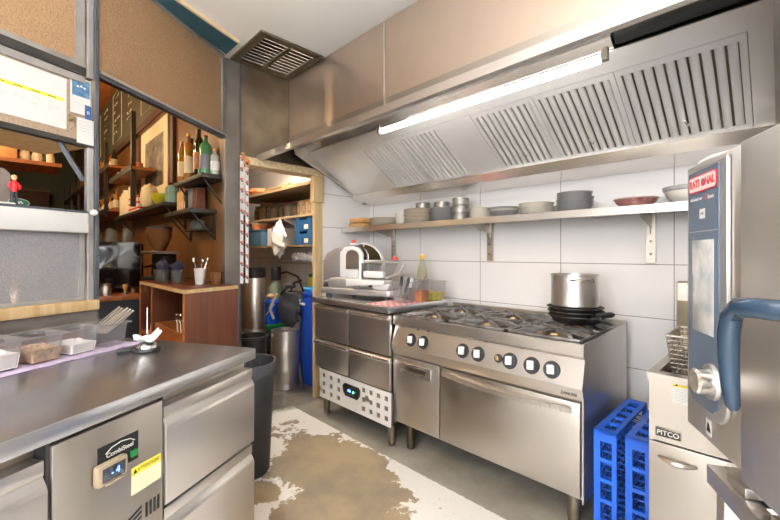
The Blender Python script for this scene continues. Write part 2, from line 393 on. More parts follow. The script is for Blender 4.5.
# door frame of the pantry opening
struct('trim_2', MB().box(-2.99, -2.845, 1.262, 1.985, 1.925, 1.985, .004), 'pine_h')
struct('trim_3', MB().box(-2.91, -2.85, 1.885, 1.984, 1.70, 1.924, .004), 'pine')
struct('trim_4', MB().box(-2.905, -2.866, 1.905, 1.984, 0, 1.698, .003), 'pine')
struct('trim_5', MB().box(-2.99, -2.87, 1.262, 1.312, 1.55, 1.924, .003), 'whitemetal')
struct('trim_6', MB().box(-2.935, -2.872, 1.135, 1.245, 0, 2.685, .003), 'post')
struct('trim_7', MB().box(-2.92, -2.874, 1.246, 1.258, 0, 2.685), 'frame')

# partition of textured glass: upper sloping bay (window_1) and hatch wall (window_2)
def plane_mat(o, ang): return Matrix.Translation((o[0], o[1], 0)) @ Matrix.Rotation(math.radians(ang), 4, 'Z')
R1 = plane_mat(P0, 124.9)
def wbox(M_, *a, **k): return MB().box(*a, **k, mat=M_)
w1 = tag(wbox(R1, .012, 1.005, -.012, .022, 2.085, 2.118).build('window_1', 'frame'), kind='structure')
wbox(R1, .012, 1.005, -.012, .022, 2.655, 2.69).build('frame', 'frame_light', w1)
wbox(R1, .975, 1.005, -.012, .022, 2.118, 2.655).build('frame', 'frame_light', w1)
wbox(R1, .0121, .974, 0, .01, 2.1181, 2.6549).build('pane', 'amberpane', w1)
wbox(R1, .012, 1.005, -.018, -.0125, 2.105, 2.118).build('bead', 'silver', w1)
struct('trim_8', MB().prism([(-2.32, .30), (-2.24, .315), (-2.60, 1.115), (-2.80, 1.115)], 'z', 2.672, 2.689), 'teal')
struct('trim_9', MB().prism([(-2.24, .315), (-2.225, .318), (-2.583, 1.118), (-2.60, 1.118)], 'z', 2.668, 2.689), 'creamwood')
R2 = plane_mat(P0, 113.8)
struct('trim_10', wbox(R2, -.010, .010, -.016, .016, .0, 2.69, bev=.003), 'frame')
struct('trim_11', wbox(R2, -.038, -.0105, -.010, .016, .92, 1.741, bev=.003), 'frame_light')
struct('trim_12', wbox(R2, -.038, -.0105, -.010, .016, 2.062, 2.69, bev=.003), 'frame_light')
L = -2.3
w2 = tag(wbox(R2, L, -.0461, -.015, .025, 2.062, 2.10).build('window_2', 'rail'), kind='structure')
wbox(R2, L, -.0461, -.012, .02, 2.101, 2.122).build('bead', 'frame_light', w2)
wbox(R2, L, -.0461, 0, .01, 2.1221, 2.65).build('pane', 'amberpane', w2)
wbox(R2, -.085, -.0461, -.005, .015, 2.1221, 2.65).build('frame', 'frame_light', w2)
wbox(R2, L, -.0461, -.008, .014, 2.03, 2.061).build('bead', 'frame_light', w2)
wbox(R2, L, -.0131, .0, .01, 1.765, 2.0299).build('pane', 'greypane', w2)
wbox(R2, L, -.0131, -.012, .02, 1.742, 1.7649).build('frame', 'rail', w2)
wbox(R2, L, -.0131, .021, .36, 1.748, 1.762).build('soffit', 'pine', w2)
# diagonal steel brace
MB().tube([(-.03, .035, 1.595), (-.125, .035, 1.745)], .013, 4).build('brace', 'frame', w2, xf=R2)
# lower hatch: white roller box, frosted pane, timber sill, steel beam, brown panel
w3 = tag(wbox(R2, L, -.0461, -.03, .05, 1.435, 1.445).build('window_3', 'frame'), kind='structure')
wbox(R2, L, -.0461, -.035, .05, 1.345, 1.4349, bev=.006).build('roller_box', 'white', w3)
wbox(R2, L, -.0461, .002, .01, 1.055, 1.344).build('pane', 'frost', w3)
wbox(R2, L, -.0461, -.006, .016, 1.04, 1.0549).build('frame', 'frame_light', w3)
wbox(R2, -.07, -.0461, -.006, .016, 1.055, 1.344).build('frame', 'frame_light', w3)
wbox(R2, L, -.0131, -.055, .30, .995, 1.0395, bev=.003).build('sill', 'pine', w3)
wbox(R2, L, -.0131, -.04, .03, .925, .9949, bev=.003).build('beam', 'post', w3)
wbox(R2, L, -.0461, .0, .02, 0, .9249).build('panel', 'walnut', w3)

# ------------------------------------------------------------------ ceiling grille
t = thing('ceiling_vent', 'square tarnished steel air grille set in the cream ceiling corner', 'vent', (-2.6, 1.4, 2.69))
g = MB(); x0, x1, y0, y1 = -2.86, -2.36, 1.165, 1.645
for q in ((x0, x1, y0, y0 + .05), (x0, x1, y1 - .05, y1)): g.box(q[0], q[1], q[2], q[3], 2.674, 2.688)
for q in ((x0, x0 + .05), (x1 - .05, x1)): g.box(q[0], q[1], y0 + .05, y1 - .05, 2.674, 2.688)
g.box(x0 + .05, x1 - .05, 1.39, 1.42, 2.674, 2.688)
g.build('frame', 'steel_old', t, True)
for (ya, yb) in ((y0 + .05, 1.39), (1.42, y1 - .05)):
    for k in range(9):
        xc = x0 + .075 + k * .044
        MB().prism([(xc - .014, 2.686), (xc + .010, 2.675), (xc + .012, 2.678), (xc - .012, 2.689)], 'y', ya, yb).build('slat', 'steel_bright', t, True)
MB().box(x0 + .05, x1 - .05, y0 + .05, y1 - .05, 2.6885, 2.6895).build('duct_opening', 'black', t, True)

# ------------------------------------------------------------------ extraction hood
hd = thing('extraction_hood', 'long stainless steel extraction hood over the range and shelf', 'extractor hood', (-1.45, 2.0, 1.9))
XR = .02
for xa, xb in ((-2.872, -1.733), (-1.731, -.35), (-.348, XR + .1)):
    MB().box(xa, xb, 1.659, 1.68, 2.205, 2.685).build('shroud_panel', 'steel_shroud', hd, True)
MB().box(-2.872, XR + .1, 1.6535, 1.6575, 2.11, 2.204).build('shroud_band', 'steel_dull', hd, True)
MB().box(-1.738, -1.726, 1.650, 1.6535, 2.15, 2.68).build('seam_strip', 'steel_bright', hd, True)
# front lip and its folded underside
MB().prism([(1.374, 1.972), (1.374, 2.012), (1.64, 2.128), (1.652, 2.128), (1.652, 2.118), (1.39, 2.004), (1.39, 1.984), (1.405, 1.984), (1.405, 1.972)], 'x', -2.872, XR).build('front_lip', 'steel_h', hd, True)
# canopy lining: soffit between lip and filters
MB().prism([(1.655, 2.112), (1.655, 2.13), (1.88, 2.19), (1.90, 2.172)], 'x', -2.80, XR).build('soffit', 'steel_bright', hd, True)
MB().box(-2.80, XR, 1.9, 2.546, 2.172, 2.19).build('soffit', 'steel_dull', hd, True)
# end plates: outline of the canopy side
endp = [(1.68, 2.064), (1.66, 2.11), (1.90, 2.17), (2.545, 2.17), (2.545, 1.715), (2.40, 1.72), (2.30, 1.787)]
MB().prism(endp, 'x', -2.812, -2.80).build('end_plate', 'steel_h', hd, True)
MB().prism([(1.55, 2.06), (1.55, 2.11), (1.90, 2.17), (2.545, 2.17), (2.545, 1.715), (2.2, 1.72), (2.1, 1.75)], 'x', XR - .05, XR).build('end_plate', 'steel_h', hd, True)
# flange along the lower left edge
MB().tube([(-2.80, 1.675, 2.066), (-2.80, 2.30, 1.785), (-2.80, 2.42, 1.722)], .010, 6).build('edge_flange', 'steel_bright', hd, True)
# filter plane runs from (y 1.89, z 2.10) down to (y 2.29, z 1.80)
FY0, FZ0, FY1, FZ1 = 1.885, 2.05, 2.285, 1.792
fl = math.hypot(FY1 - FY0, FZ1 - FZ0); fa = math.atan2(FZ1 - FZ0, FY1 - FY0)
def FM(x):  # local x along the wall, local y down the slope, local z towards the cook
    vx = Vector((1, 0, 0)); vy = Vector((0, math.cos(fa), math.sin(fa))); vz = vx.cross(vy)
    if vz.z > 0: vz = -vz
    return Matrix(((vx.x, vy.x, vz.x, x), (vx.y, vy.y, vz.y, FY0), (vx.z, vy.z, vz.z, FZ0), (0, 0, 0, 1)))
def filt(x0, x1, n):
    W = x1 - x0; b = MB(); e = .022; p = (W - 2 * e) / n; sw = p * .24; mt = FM(x0)
    ya, yb = .03, fl - .03
    b.box(0, W, 0, ya, 0, .012); b.box(0, W, yb, fl, 0, .012); b.box(0, e - sw * .0, ya, yb, 0, .012); b.box(W - e, W, ya, yb, 0, .012)
    for i in range(n):                                    # ridges between the slots
        xa = e + i * p + sw / 2; xb = e + (i + 1) * p - sw / 2 if i < n else W
        prof = [(xa + (xb - xa) * k / 8, .003 + .008 * math.sin(PI * k / 8) ** .5) for k in range(9)] + [(xb, -.006), (xa, -.006)]
        b.prism([(q[0], q[1]) for q in prof], 'y', ya, yb)
        xc = e + i * p                                      # rounded slot ends
        for c_, s_ in (((ya + sw / 2), -1), ((yb - sw / 2), 1)):
            for sg in (-1, 1):
                pts = [(xc + sg * sw / 2, c_ + s_ * sw / 2)] + [(xc + sg * sw / 2 * math.cos(PI / 2 * k / 4), c_ + s_ * sw / 2 * math.sin(PI / 2 * k / 4)) for k in range(5)]
                b.prism([(q[0], q[1]) for q in pts], 'z', 0, .0105)
    b.bm.transform(mt); o = b.build('filter', 'filter', hd, True)
    MB().box(.002, W - .002, .002, fl - .002, -.012, -.0065, mat=mt).build('baffle_back', 'steel_old', o) .matrix_parent_inverse = Matrix.Translation(-Vector(hd.location))
    b2 = MB(); b2.tube([(W / 2 - .006, fl * .72, .012), (W / 2 - .006, fl * .72, .03), (W / 2 + .006, fl * .78, .03), (W / 2 + .006, fl * .78, .012)], .003, 6)
    b2.bm.transform(mt); h_ = b2.build('catch', 'chrome', o); h_.matrix_parent_inverse = Matrix.Translation(-Vector(hd.location))
    return o
for (xa, xb, n) in ((-2.25, -1.878, 9), (-1.876, -1.50, 9), (-1.265, -.90, 9), (-.898, -.53, 9), (-.528, -.10, 10)): filt(xa, xb, n)
def slab(x0, x1, ya, yb, z0, z1, name, mat): 
    b = MB().box(x0, x1, ya, yb, z0, z1); b.bm.transform(FM(0)); return b.build(name, mat, hd, True)
slab(-2.799, -2.252, 0, fl, 0, .008, 'blank_panel', 'filter'); slab(-1.498, -1.267, 0, fl, 0, .014, 'blank_panel', 'filter'); slab(-.098, XR - .051, 0, fl, 0, .008, 'blank_panel', 'filter')
slab(-2.799, XR - .051, -.10, -.002, .004, .012, 'filter_holder', 'filter')
slab(-.50, XR - .051, -.145, -.101, -.03, -.02, 'dark_slot', 'blackgasket'); slab(-2.799, -.505, -.16, -.101, -.01, .0, 'light_channel', 'steel_bright')
# grease trough at the wall
MB().prism([(2.275, 1.795), (2.262, 1.785), (2.30, 1.735), (2.545, 1.712), (2.545, 1.722), (2.305, 1.745)], 'x', -2.80, XR - .051).build('grease_trough', 'steel_bright', hd, True)
# fluorescent tube under the lip
lt = MB().cyl((-1.78, 1.675, 2.02), (-.52, 1.675, 2.02), .016, n=14).build('light_tube', 'lamp', hd, True)
for x in (-1.80, -.50): MB().box(x - .012, x + .012, 1.662, 1.688, 2.008, 2.06, .003).build('lamp_holder', 'steel_dull', hd, True)

# ------------------------------------------------------------------ wall shelf and crockery
sh = thing('wall_shelf', 'long stainless steel shelf on the tiled wall below the hood', 'shelf', (-1.5, 2.4, 1.45))
MB().box(-2.8755, -.06, 2.200, 2.546, 1.477, 1.489).box(-2.8755, -.06, 2.194, 2.200, 1.448, 1.489).build('board', 'steel_h', sh, True)
for x in (-2.535, -1.53, -.525):
    MB().box(x - .022, x + .022, 2.53, 2.546, 1.20, 1.476).prism([(2.53, 1.476), (2.26, 1.476), (2.26, 1.46), (2.51, 1.40), (2.53, 1.36)], 'x', x - .003, x + .003).build('bracket', 'steel_dull', sh, True)
    for z in (1.25, 1.32, 1.40): MB().cyl((x, 2.53, z), (x, 2.522, z), .007, n=10).build('bolt', 'steel_old', sh, True)
ZS = 1.4895
def plate(name, label, cat, mat, r, h, grp, loc, deep=False):
    if deep: prof = [(0, .002), (r * .5, .002), (r * .55, 0), (r * .6, .004), (r * .9, h * .6), (r, h), (r * .97, h), (r * .85, h * .6), (r * .55, .010), (0, .009)]
    else: prof = [(0, .002), (r * .58, .002), (r * .62, 0), (r * .68, .003), (r * .97, h - .003), (r, h - .001), (r * .985, h), (r * .9, h - .002), (r * .64, .007), (0, .006)]
    o = MB().lathe(prof, n=32).build(name, mat); o.location = loc
    return tag(o, label, cat, grp)
_pl = {}
def pstack(x, y, z, items, what, where, grp):
    n = len(items)
    for i, (mat, r, h, pitch) in enumerate(items):
        key = (mat, r, h)
        o_lab = ('topmost' if i == n - 1 else 'lowest' if i == 0 else ORD[i]) + ' ' + what[mat] + ' ' + where
        jx, jy = (random.uniform(-.005, .005), random.uniform(-.005, .005)) if i else (0, 0)
        if key in _pl:
            c = _pl[key].copy(); C.objects.link(c); c.location = (x + jx, y + jy, z); tag(c, o_lab, what[mat].split()[-1], grp); k_ = random.uniform(.965, 1.03); c.scale = (k_, k_, 1)
        else: _pl[key] = plate(what[mat].split()[-1] if what[mat].split()[-1] in ('bowl', 'plate') else 'tin', o_lab, what[mat].split()[-1], mat, r, h, grp, (x + jx, y + jy, z), h > .03)
        z += pitch
    return z
pstack(-2.50, 2.40, ZS, [('offwhite', .14, .016, .0125)] * 6, {'offwhite': 'white plate'}, 'in the low stack beside the yellow boxes on the shelf', 'plates beside the yellow boxes')
pstack(-2.292, 2.40, ZS, [('offwhite', .062, .035, .0175)] * 5, {'offwhite': 'small white bowl'}, 'in the narrow stack beside the tall cream plates', 'small bowls on the shelf')
zt = pstack(-2.09, 2.385, ZS, [('offwhite', .13, .018, .0145), ('tanpl', .13, .018, .0145)] * 4, {'offwhite': 'white plate', 'tanpl': 'cream plate'}, 'in the tall stack beside the grey plates', 'tall stack of mixed plates')
zg = pstack(-1.84, 2.38, ZS, [('greypl', .11, .02, .0145)] * 7, {'greypl': 'grey plate'}, 'in the stack under two marbled tins', 'grey plates under the tins')
z2 = pstack(-1.525, 2.40, ZS, [('offwhite', .085, .018, .0138)] * 6, {'offwhite': 'small white plate'}, 'in the stack right of the tin tower', 'small white plates')
pstack(-1.335, 2.39, ZS, [('greypl', .095, .02, .0135)] * 3 + [('offwhite', .1, .02, .0135)] + [('greypl', .1, .019, .0135)], {'greypl': 'grey plate', 'offwhite': 'white plate'}, 'in the mixed stack with one white plate', 'mixed grey and white plates')
pstack(-1.11, 2.39, ZS, [('offwhite', .108, .018, .0125)] * 6, {'offwhite': 'white plate'}, 'in the stack left of the tall grey stack', 'white plates mid shelf')
pstack(-.875, 2.38, ZS, [('greypl', .1, .02, .0142)] * 8, {'greypl': 'grey plate'}, 'in the tall stack at right above the stockpot', 'grey plates above the stockpot')
plate('saucer', 'small reddish saucer lying beside the tall grey plate stack', 'saucer', 'redpl', .05, .012, None, (-.722, 2.36, ZS))
b = plate('bowl', 'wide shallow bowl with dark red pattern and pink rim on the shelf', 'bowl', 'redpl', .1, .05, None, (-.56, 2.37, ZS), True)
MB().lathe([(.098, .046), (.104, .05), (.104, .053), (.096, .053), (.096, .046)], n=32).build('rim', 'paleclay', b)
b = plate('bowl', 'cream bowl with a dark rim at the right end of the shelf', 'bowl', 'offwhite', .105, .07, None, (-.33, 2.37, ZS), True)
MB().lathe([(.1035, .066), (.11, .071), (.112, .088), (.105, .09), (.103, .075)], n=32).build('rim', 'greypl', b)
def tin(x, y, z, r, h, label, grp):
    t = thing('tin', label, 'tin', (x, y, z), 0, grp)
    MB().lathe([(0, 0), (r, 0), (r, .004), (r * .97, .006), (r * .97, h - .008), (r, h - .006), (r, h), (0, h)], n=24).build('body', 'pattern', t)
    MB().lathe([(0, h + .0005), (r * .92, h + .0005), (r * .9, h + .004), (0, h + .004)], n=24).build('lid', 'steel_dull', t)
tin(-2.055, 2.39, zt + .006, .06, .045, 'low marbled tin standing on the tall cream plate stack', 'marbled tins')
tin(-1.86, 2.385, zg + .007, .062, .046, 'marbled tin standing on the grey plates beside the tower', 'marbled tins')
for k in range(3): tin(-1.675, 2.37, ZS + k * .057, .062, .051, ['lowest', 'middle', 'topmost'][k] + ' marbled tin of the tower between grey and white plates', 'marbled tins')
for k, (z, nm, dx) in enumerate(((ZS, 'lower', 0), (ZS + .045, 'upper', .01))):
    t = thing('wooden_tray', nm + ' yellow wooden tray at the left end of the shelf', 'tray', (-2.735 + dx, 2.345, z), 0, 'yellow trays on the shelf')
    MB().box(-.085, .085, -.105, .105, 0, .008).build('base', 'bookwood', t)
    for q in ((-.085, .085, -.105, -.095), (-.085, .085, .095, .105), (-.085, -.075, -.0949, .0949), (.075, .085, -.0949, .0949)): MB().box(*q, .0081, .038, .002).build('side', 'bookwood', t)
for k, (dx, dy) in enumerate(((-.04, -.05), (.02, -.02), (.05, .04))):
    o = MB().sph((0, 0, .014), .022, (1.2, .9, .62)).build('bread_roll', 'bookwood'); o.location = (-2.725 + dx, 2.345 + dy, ZS + .0542)
    tag(o, ['leftmost', 'middle', 'rightmost'][k] + ' brown bun lying in the upper yellow tray', 'bun', 'buns in the tray')
# ------------------------------------------------------------------ refrigerated drawer counter under the slicer
fc = thing('refrigerated_counter', 'low stainless refrigerated counter with four drawers left of the range', 'refrigerated counter', (-2.21, 2.05, 0))
MB().box(-2.648, -1.782, 1.732, 2.36, .868, .91, .005).build('worktop', 'steel_top', fc, True)
MB().box(-2.60, -1.79, 1.775, 2.35, .136, .867).build('carcass', 'steel_old', fc, True)
def drawer_front(x0, x1, z0, z1, par, yf=1.752, mat='steel'):
    d = MB().prism([(yf, z0), (yf, z1 - .035), (yf - .012, z1 - .022), (yf - .012, z1 - .012), (yf + .004, z1), (yf + .022, z1), (yf + .022, z0)], 'x', x0, x1, .0015).build('drawer', mat, par, True)
    hb = MB().prism([(yf - .0125, z1 - .024), (yf - .016, z1 - .02), (yf - .014, z1 - .008), (yf + .0035, z1 + .002), (yf - .0, z1 - .004), (yf - .0125, z1 - .012)], 'x', x0 + .004, x1 - .004)
    o = hb.build('handle_lip', 'steel_bright', d); o.matrix_parent_inverse = Matrix.Translation(-Vector(par.location)); return d
for (x0, x1) in ((-2.635, -2.215), (-2.195, -1.786)):
    drawer_front(x0, x1, .592, .852, fc); drawer_front(x0, x1, .366, .577, fc)
xs = [-2.565]; holes = set()
def cells(start, n, sz, gap):
    e = []
    for k in range(n): e += [start + k * (sz + gap), start + k * (sz + gap) + sz]
    return e
xs = [-2.565] + cells(-2.53, 3, .038, .056) + cells(-2.06, 4, .038, .037) + [-1.775]
zs = [.138] + cells(.168, 3, .034, .030) + [.358]
holes = {(i, j) for i in range(1, len(xs) - 2, 2) for j in (1, 3, 5)} - {(6, 1), (6, 3), (6, 5)}
holes = {(i, j) for i in (1, 3, 5, 7, 9, 11, 13) for j in (1, 3, 5)}
MB().grid(xs, zs, holes, 1.748, 1.756).build('vent_panel', 'whitemetal', fc, True)
MB().box(-2.56, -1.78, 1.757, 1.774, .14, .355).build('vent_backing', 'ventgrey', fc, True)
MB().prism([(-2.26, .30), (-2.24, .318), (-2.09, .318), (-2.07, .30), (-2.075, .26), (-2.10, .232), (-2.23, .232), (-2.255, .26)], 'y', 1.738, 1.7475).build('controller', 'black', fc, True)
MB().prism([(-2.215, .296), (-2.115, .296), (-2.12, .255), (-2.21, .255)], 'y', 1.7365, 1.7379).build('display', 'tint', fc, True)
for k in range(2): text('8', .026, 'led_blue', fc, (-2.19 + k * .018 + 2.21, 1.7362 - 2.05, .276), 'digit', depth=.0003)
MB().cyl((-2.135, 1.7362, .276), (-2.135, 1.735, .276), .007, n=12).build('indicator', 'led_green', fc, True)
for (x, y) in ((-2.54, 1.80), (-1.815, 1.80), (-2.54, 2.29), (-1.815, 2.29)):
    MB().lathe([(0, 0), (.02, 0), (.024, .01), (.022, .03), (.026, .035), (.026, .135), (0, .135)], (x, y, 0), 18).build('leg', 'steel_old', fc, True)

# ------------------------------------------------------------------ six burner range
rg = thing('gas_range', 'wide stainless six burner gas range with oven below', 'range', (-1.2, 2.1, 0))
prof = [(2.42, .845), (1.80, .845), (1.795, .855), (1.774, .855), (1.774, .802), (1.792, .788), (1.786, .765), (1.758, .665), (1.776, .612), (1.80, .612), (1.80, .17), (2.42, .17)]
MB().prism(prof[:10] + [(2.42, .612)], 'x', -1.768, -.622).build('hob_body', 'steel_h', rg, True)
sp = [(2.42, .872), (1.79, .858), (1.776, .856), (1.774, .802), (1.792, .788), (1.786, .765), (1.758, .665), (1.776, .612), (1.776, .165), (2.42, .165)]
MB().prism(sp, 'x', -.6215, -.615).build('side_panel', 'steel', rg, True)
MB().prism(sp, 'x', -1.775, -1.7685).build('side_panel', 'steel', rg, True)
MB().box(-1.768, -.622, 1.80, 2.42, .17, .6115).build('carcass', 'steel_dull', rg, True)
MB().box(-1.768, -.622, 2.40, 2.425, .8455, .885).build('rear_upstand', 'steel_dull', rg, True)
# doors
d1 = MB().box(-1.764, -1.402, 1.772, 1.799, .185, .604, .004).build('door', 'steel', rg, True)
hx = MB().grid([-1.70, -1.665, -1.495, -1.46], [.505, .525, .553, .572], {(1, 1)}, 1.764, 1.7715).build('handle', 'steel_bright', d1); hx.matrix_parent_inverse = Matrix.Translation((1.2, -2.1, 0))
hx = MB().box(-1.664, -1.496, 1.7705, 1.7715, .526, .552).build('handle_recess', 'steel_old', d1); hx.matrix_parent_inverse = Matrix.Translation((1.2, -2.1, 0))
d2 = MB().box(-1.396, -.628, 1.770, 1.799, .185, .60, .004).build('oven_door', 'steel_fry', rg, True)
hp = [(-1.37 + .71 * k / 16, 1.752 - .022 * math.sin(PI * k / 16), .572 - .012 * math.sin(PI * k / 16)) for k in range(17)]
hb = MB()
for (p, q) in zip(hp, hp[1:]): hb.prism([(1.769, p[2] + .016), (p[1], p[2] + .012), (p[1], p[2] - .012), (1.769, p[2] - .022)], 'x', p[0], q[0])
hx = hb.build('handle', 'steel_bright', d2); hx.matrix_parent_inverse = Matrix.Translation((1.2, -2.1, 0))
# knobs lie on the sloped panel
pn = Vector((0, -(.765 - .665), (1.758 - 1.786))).normalized(); pn = Vector((0, -.963, .27))
tilt = Matrix.Rotation(math.radians(90 - 15.6 + 31.2), 4, 'X')
def knob(x, z, r=.040, sz=.021, name='knob', kmat='white'):
    y = 1.786 - (.765 - z) / .1 * .028
    c = Vector((x, y, z)); base = MB().cyl(c, c + pn * .007, r, r * .94, 24)
    o = base.build('bezel', 'charcoal', rg, True)
    q = pn.to_track_quat('Z', 'Y'); b = MB().box(-sz * .8, sz * .8, -sz, sz, 0, .014, .004)
    b.bm.transform(Matrix.Translation(c + pn * .0075) @ q.to_matrix().to_4x4() @ Matrix.Rotation(.12, 4, 'Z'))
    k = b.build(name, kmat, o); k.matrix_parent_inverse = Matrix.Translation((1.2, -2.1, 0))
for x in (-1.62, -1.522, -1.24, -1.142, -.96, -.848, -.752): knob(x, .722)
knob(-1.022, .722, .022, .012, 'thermostat_dial', 'brass')
for x in (-1.57, -1.49, -1.2, -1.10, -.90, -.80):
    MB().box(x - .012, x + .012, 1.781, 1.7895, .790, .798).build('panel_mark', 'steel_bright', rg, True)
text('ZANUSSI', .021, 'ink', rg, (-.675 + 1.2, 1.767 - 2.1, .634), 'lettering', sx=.85, depth=.0012)
for (x, y) in ((-1.70, 1.86), (-.685, 1.86), (-1.70, 2.34), (-.685, 2.34)):
    MB().lathe([(0, 0), (.024, 0), (.028, .012), (.026, .04), (.03, .045), (.03, .17), (0, .17)], (x, y, 0), 18).build('leg', 'steel_old', rg, True)
MB().box(-1.25, -1.15, 1.95, 2.05, .10, .1695, .008).build('gas_valve_box', 'black', rg, True)
MB().box(-1.762, -.628, 1.81, 2.395, .8453, .8459).build('hob_tray', 'iron', rg, True)
# pan supports: two rows of three, wavy greasy cast fingers over each burner
def grate(cx, cy, hw, hd_):
    z = .862; b = MB(); r = .0065
    pts = [(cx - hw, cy - hd_), (cx + hw, cy - hd_), (cx + hw, cy + hd_), (cx - hw, cy + hd_)]
    for (p, q) in zip(pts, pts[1:] + pts[:1]): b.box(min(p[0], q[0]) - .007, max(p[0], q[0]) + .007, min(p[1], q[1]) - .007, max(p[1], q[1]) + .007, z - .012, z + .004, .003)
    for k in range(8):
        a_ = PI / 4 * k; dx, dy = math.cos(a_), math.sin(a_); e = min(hw / max(abs(dx), 1e-6), hd_ / max(abs(dy), 1e-6))
        n = Vector((-dy, dx, 0)) * .0085
        rad = [(e, z - .012), (e, z + .006), (e * .75, z + .017), (.035, z + .016), (.03, z + .006), (e * .6, z - .002)]
        A = [Vector((cx + dx * q[0], cy + dy * q[0], q[1])) for q in rad]
        bm = bmesh.new(); f1 = [bm.verts.new(p + n) for p in A]; f2 = [bm.verts.new(p - n) for p in A]
        bm.faces.new(f1); bm.faces.new(f2[::-1])
        for i in range(len(A)): bm.faces.new((f1[i], f2[i], f2[(i + 1) % len(A)], f1[(i + 1) % len(A)]))
        bmesh.ops.recalc_face_normals(bm, faces=bm.faces[:]); b._add(bm)
    b.build('pan_support', 'ironlight', rg, True)
    MB().lathe([(0, .8462), (.075, .8462), (.085, .850), (.06, .853), (.055, .862), (.036, .866), (0, .866)], (cx, cy, 0), 24).build('burner', 'brass', rg, True)
    MB().lathe([(0, .8665), (.034, .8665), (.04, .870), (.036, .874), (0, .876)], (cx, cy, 0), 24).build('burner_cap', 'iron', rg, True)
for i in range(3):
    for j in range(2): grate(-1.572 + i * .376, 1.963 + j * .292, .176, .136)

# frying pans piled on the rear right burner, stockpot on top
PX, PY = -.808, 2.225
for k in range(3):
    lab = ['lowest', 'middle', 'topmost'][k] + ' black frying pan in the pile under the stockpot'
    t = thing('frying_pan', lab, 'frying pan', (PX - .004 * k, PY, .8805 + .0222 * k), [-50, -38, -44][k], 'frying pans under the stockpot')
    MB().lathe([(0, 0), (.108, 0), (.117, .004), (.14, .036), (.1445, .036), (.1435, .04), (.138, .0395), (.115, .0075), (0, .0045)], n=36).build('body', 'blackpan', t)
    if k < 2: MB().tube([(.149, 0, .030), (.165, 0, .034), (.185, 0, .038)], [.011, .010, .012], 8).build('handle_socket', 'chrome', t); MB().tube([(.186, 0, .038), (.23, 0, .046), (.29, 0, .058), (.305, 0, .06)], [.012, .014, .013, .008], 8).build('handle', 'black', t)
t = thing('stockpot', 'tall steel stockpot standing on the piled black pans', 'stockpot', (PX - .01, PY, .967), 0)
MB().lathe([(0, 0), (.115, 0), (.12, .005), (.12, .165), (.1235, .168), (.1235, .173), (.1175, .173), (.1175, .008), (0, .006)], n=40).build('body', 'steel', t)
for s_ in (-54, 126):
    a_ = math.radians(s_); cx, cy = math.cos(a_), math.sin(a_); pts = []
    for k in range(9):
        b_ = a_ + math.radians(-26 + 52 * k / 8); rr = .121 + .036 * math.sin(PI * k / 8) ** .6
        pts.append((rr * math.cos(b_), rr * math.sin(b_), .143 + .006 * math.sin(PI * k / 8)))
    MB().tube(pts, .0055, 8).build('handle', 'steel_bright', t)
    for s2 in (-26, 26):
        b_ = a_ + math.radians(s2); MB().cyl((.1205 * math.cos(b_), .1205 * math.sin(b_), .143), (.126 * math.cos(b_), .126 * math.sin(b_), .143), .012, n=12).build('rivet_plate', 'chrome', t)

# ------------------------------------------------------------------ slicer
sl = thing('meat_slicer', 'white and silver meat slicer standing on the drawer counter', 'slicer', (-2.37, 2.0, .9105), 14); sl.scale = (1.15, 1, 1)
MB().prism([(-.26, -.14), (.30, -.14), (.33, -.10), (.33, .17), (.30, .2), (-.20, .2), (-.26, .12)], 'z', .028, .075, .012).build('base', 'alu', sl)
for (x, y) in ((-.21, -.1), (.27, -.1), (-.16, .16), (.27, .16)): MB().cyl((x, y, 0), (x, y, .03), .022, .018, 12).build('foot', 'black', sl)
MB().prism([(-.20, .0751), (.02, .0751), (.0, .13), (-.06, .155), (-.19, .15), (-.215, .12)], 'y', -.12, .1, .012).build('motor_housing', 'alu', sl)
dl = MB().cyl((-.215, -.05, .085), (-.265, -.06, .085), .05, .046, 24).build('thickness_dial', 'charcoal', sl)
MB().cyl((-.2655, -.06, .085), (-.275, -.062, .085), .03, .026, 20).build('dial_cap', 'silver', dl)
# gauge plate: tall rounded grey sheet at the left
gp = [(-.315, .07), (-.15, .07), (-.135, .12), (-.135, .36), (-.15, .398), (-.20, .385), (-.28, .345), (-.315, .28)]
MB().prism(gp, 'y', -.055, -.04, .006, mat=Matrix.Rotation(math.radians(-6), 4, 'Z')).build('gauge_plate', 'alu', sl)
# blade with ring guard, standing across
MB().lathe([(0, .0), (.15, 0), (.158, .006), (.16, .012), (.15, .014), (0, .012)], n=48, mat=Matrix.Translation((.03, -.01, .255)) @ Matrix.Rotation(math.radians(90), 4, 'X')).build('blade', 'chrome', sl)
MB().lathe([(.152, -.004), (.172, -.004), (.175, .005), (.172, .022), (.162, .022), (.158, .014)], n=48, mat=Matrix.Translation((.03, -.004, .255)) @ Matrix.Rotation(math.radians(90), 4, 'X')).build('blade_guard', 'whitemetal', sl)
# white arched cover in front of the blade
arch = [(-.13, .10), (.06, .10), (.06, .34), (.035, .385), (-.02, .405), (-.09, .395), (-.13, .35)]
inner = [(-.075, .22), (.035, .22), (.035, .33), (.02, .36), (-.02, .375), (-.06, .36), (-.075, .33)]
MB().prism(arch, 'y', -.075, -.045, .008).build('blade_cover', 'whitemetal', sl)
MB().prism(inner, 'y', -.0765, -.0755).build('cover_window', 'steel_dull', sl)
kn = MB().box(-.045, .02, -.075, -.045, .4055, .425, .006).build('cover_clamp', 'whitemetal', sl)
MB().lathe([(0, 0), (.016, 0), (.014, .022), (0, .026)], (-.02, -.06, .4255), 14).build('sharpener_knob', 'redknob', kn)
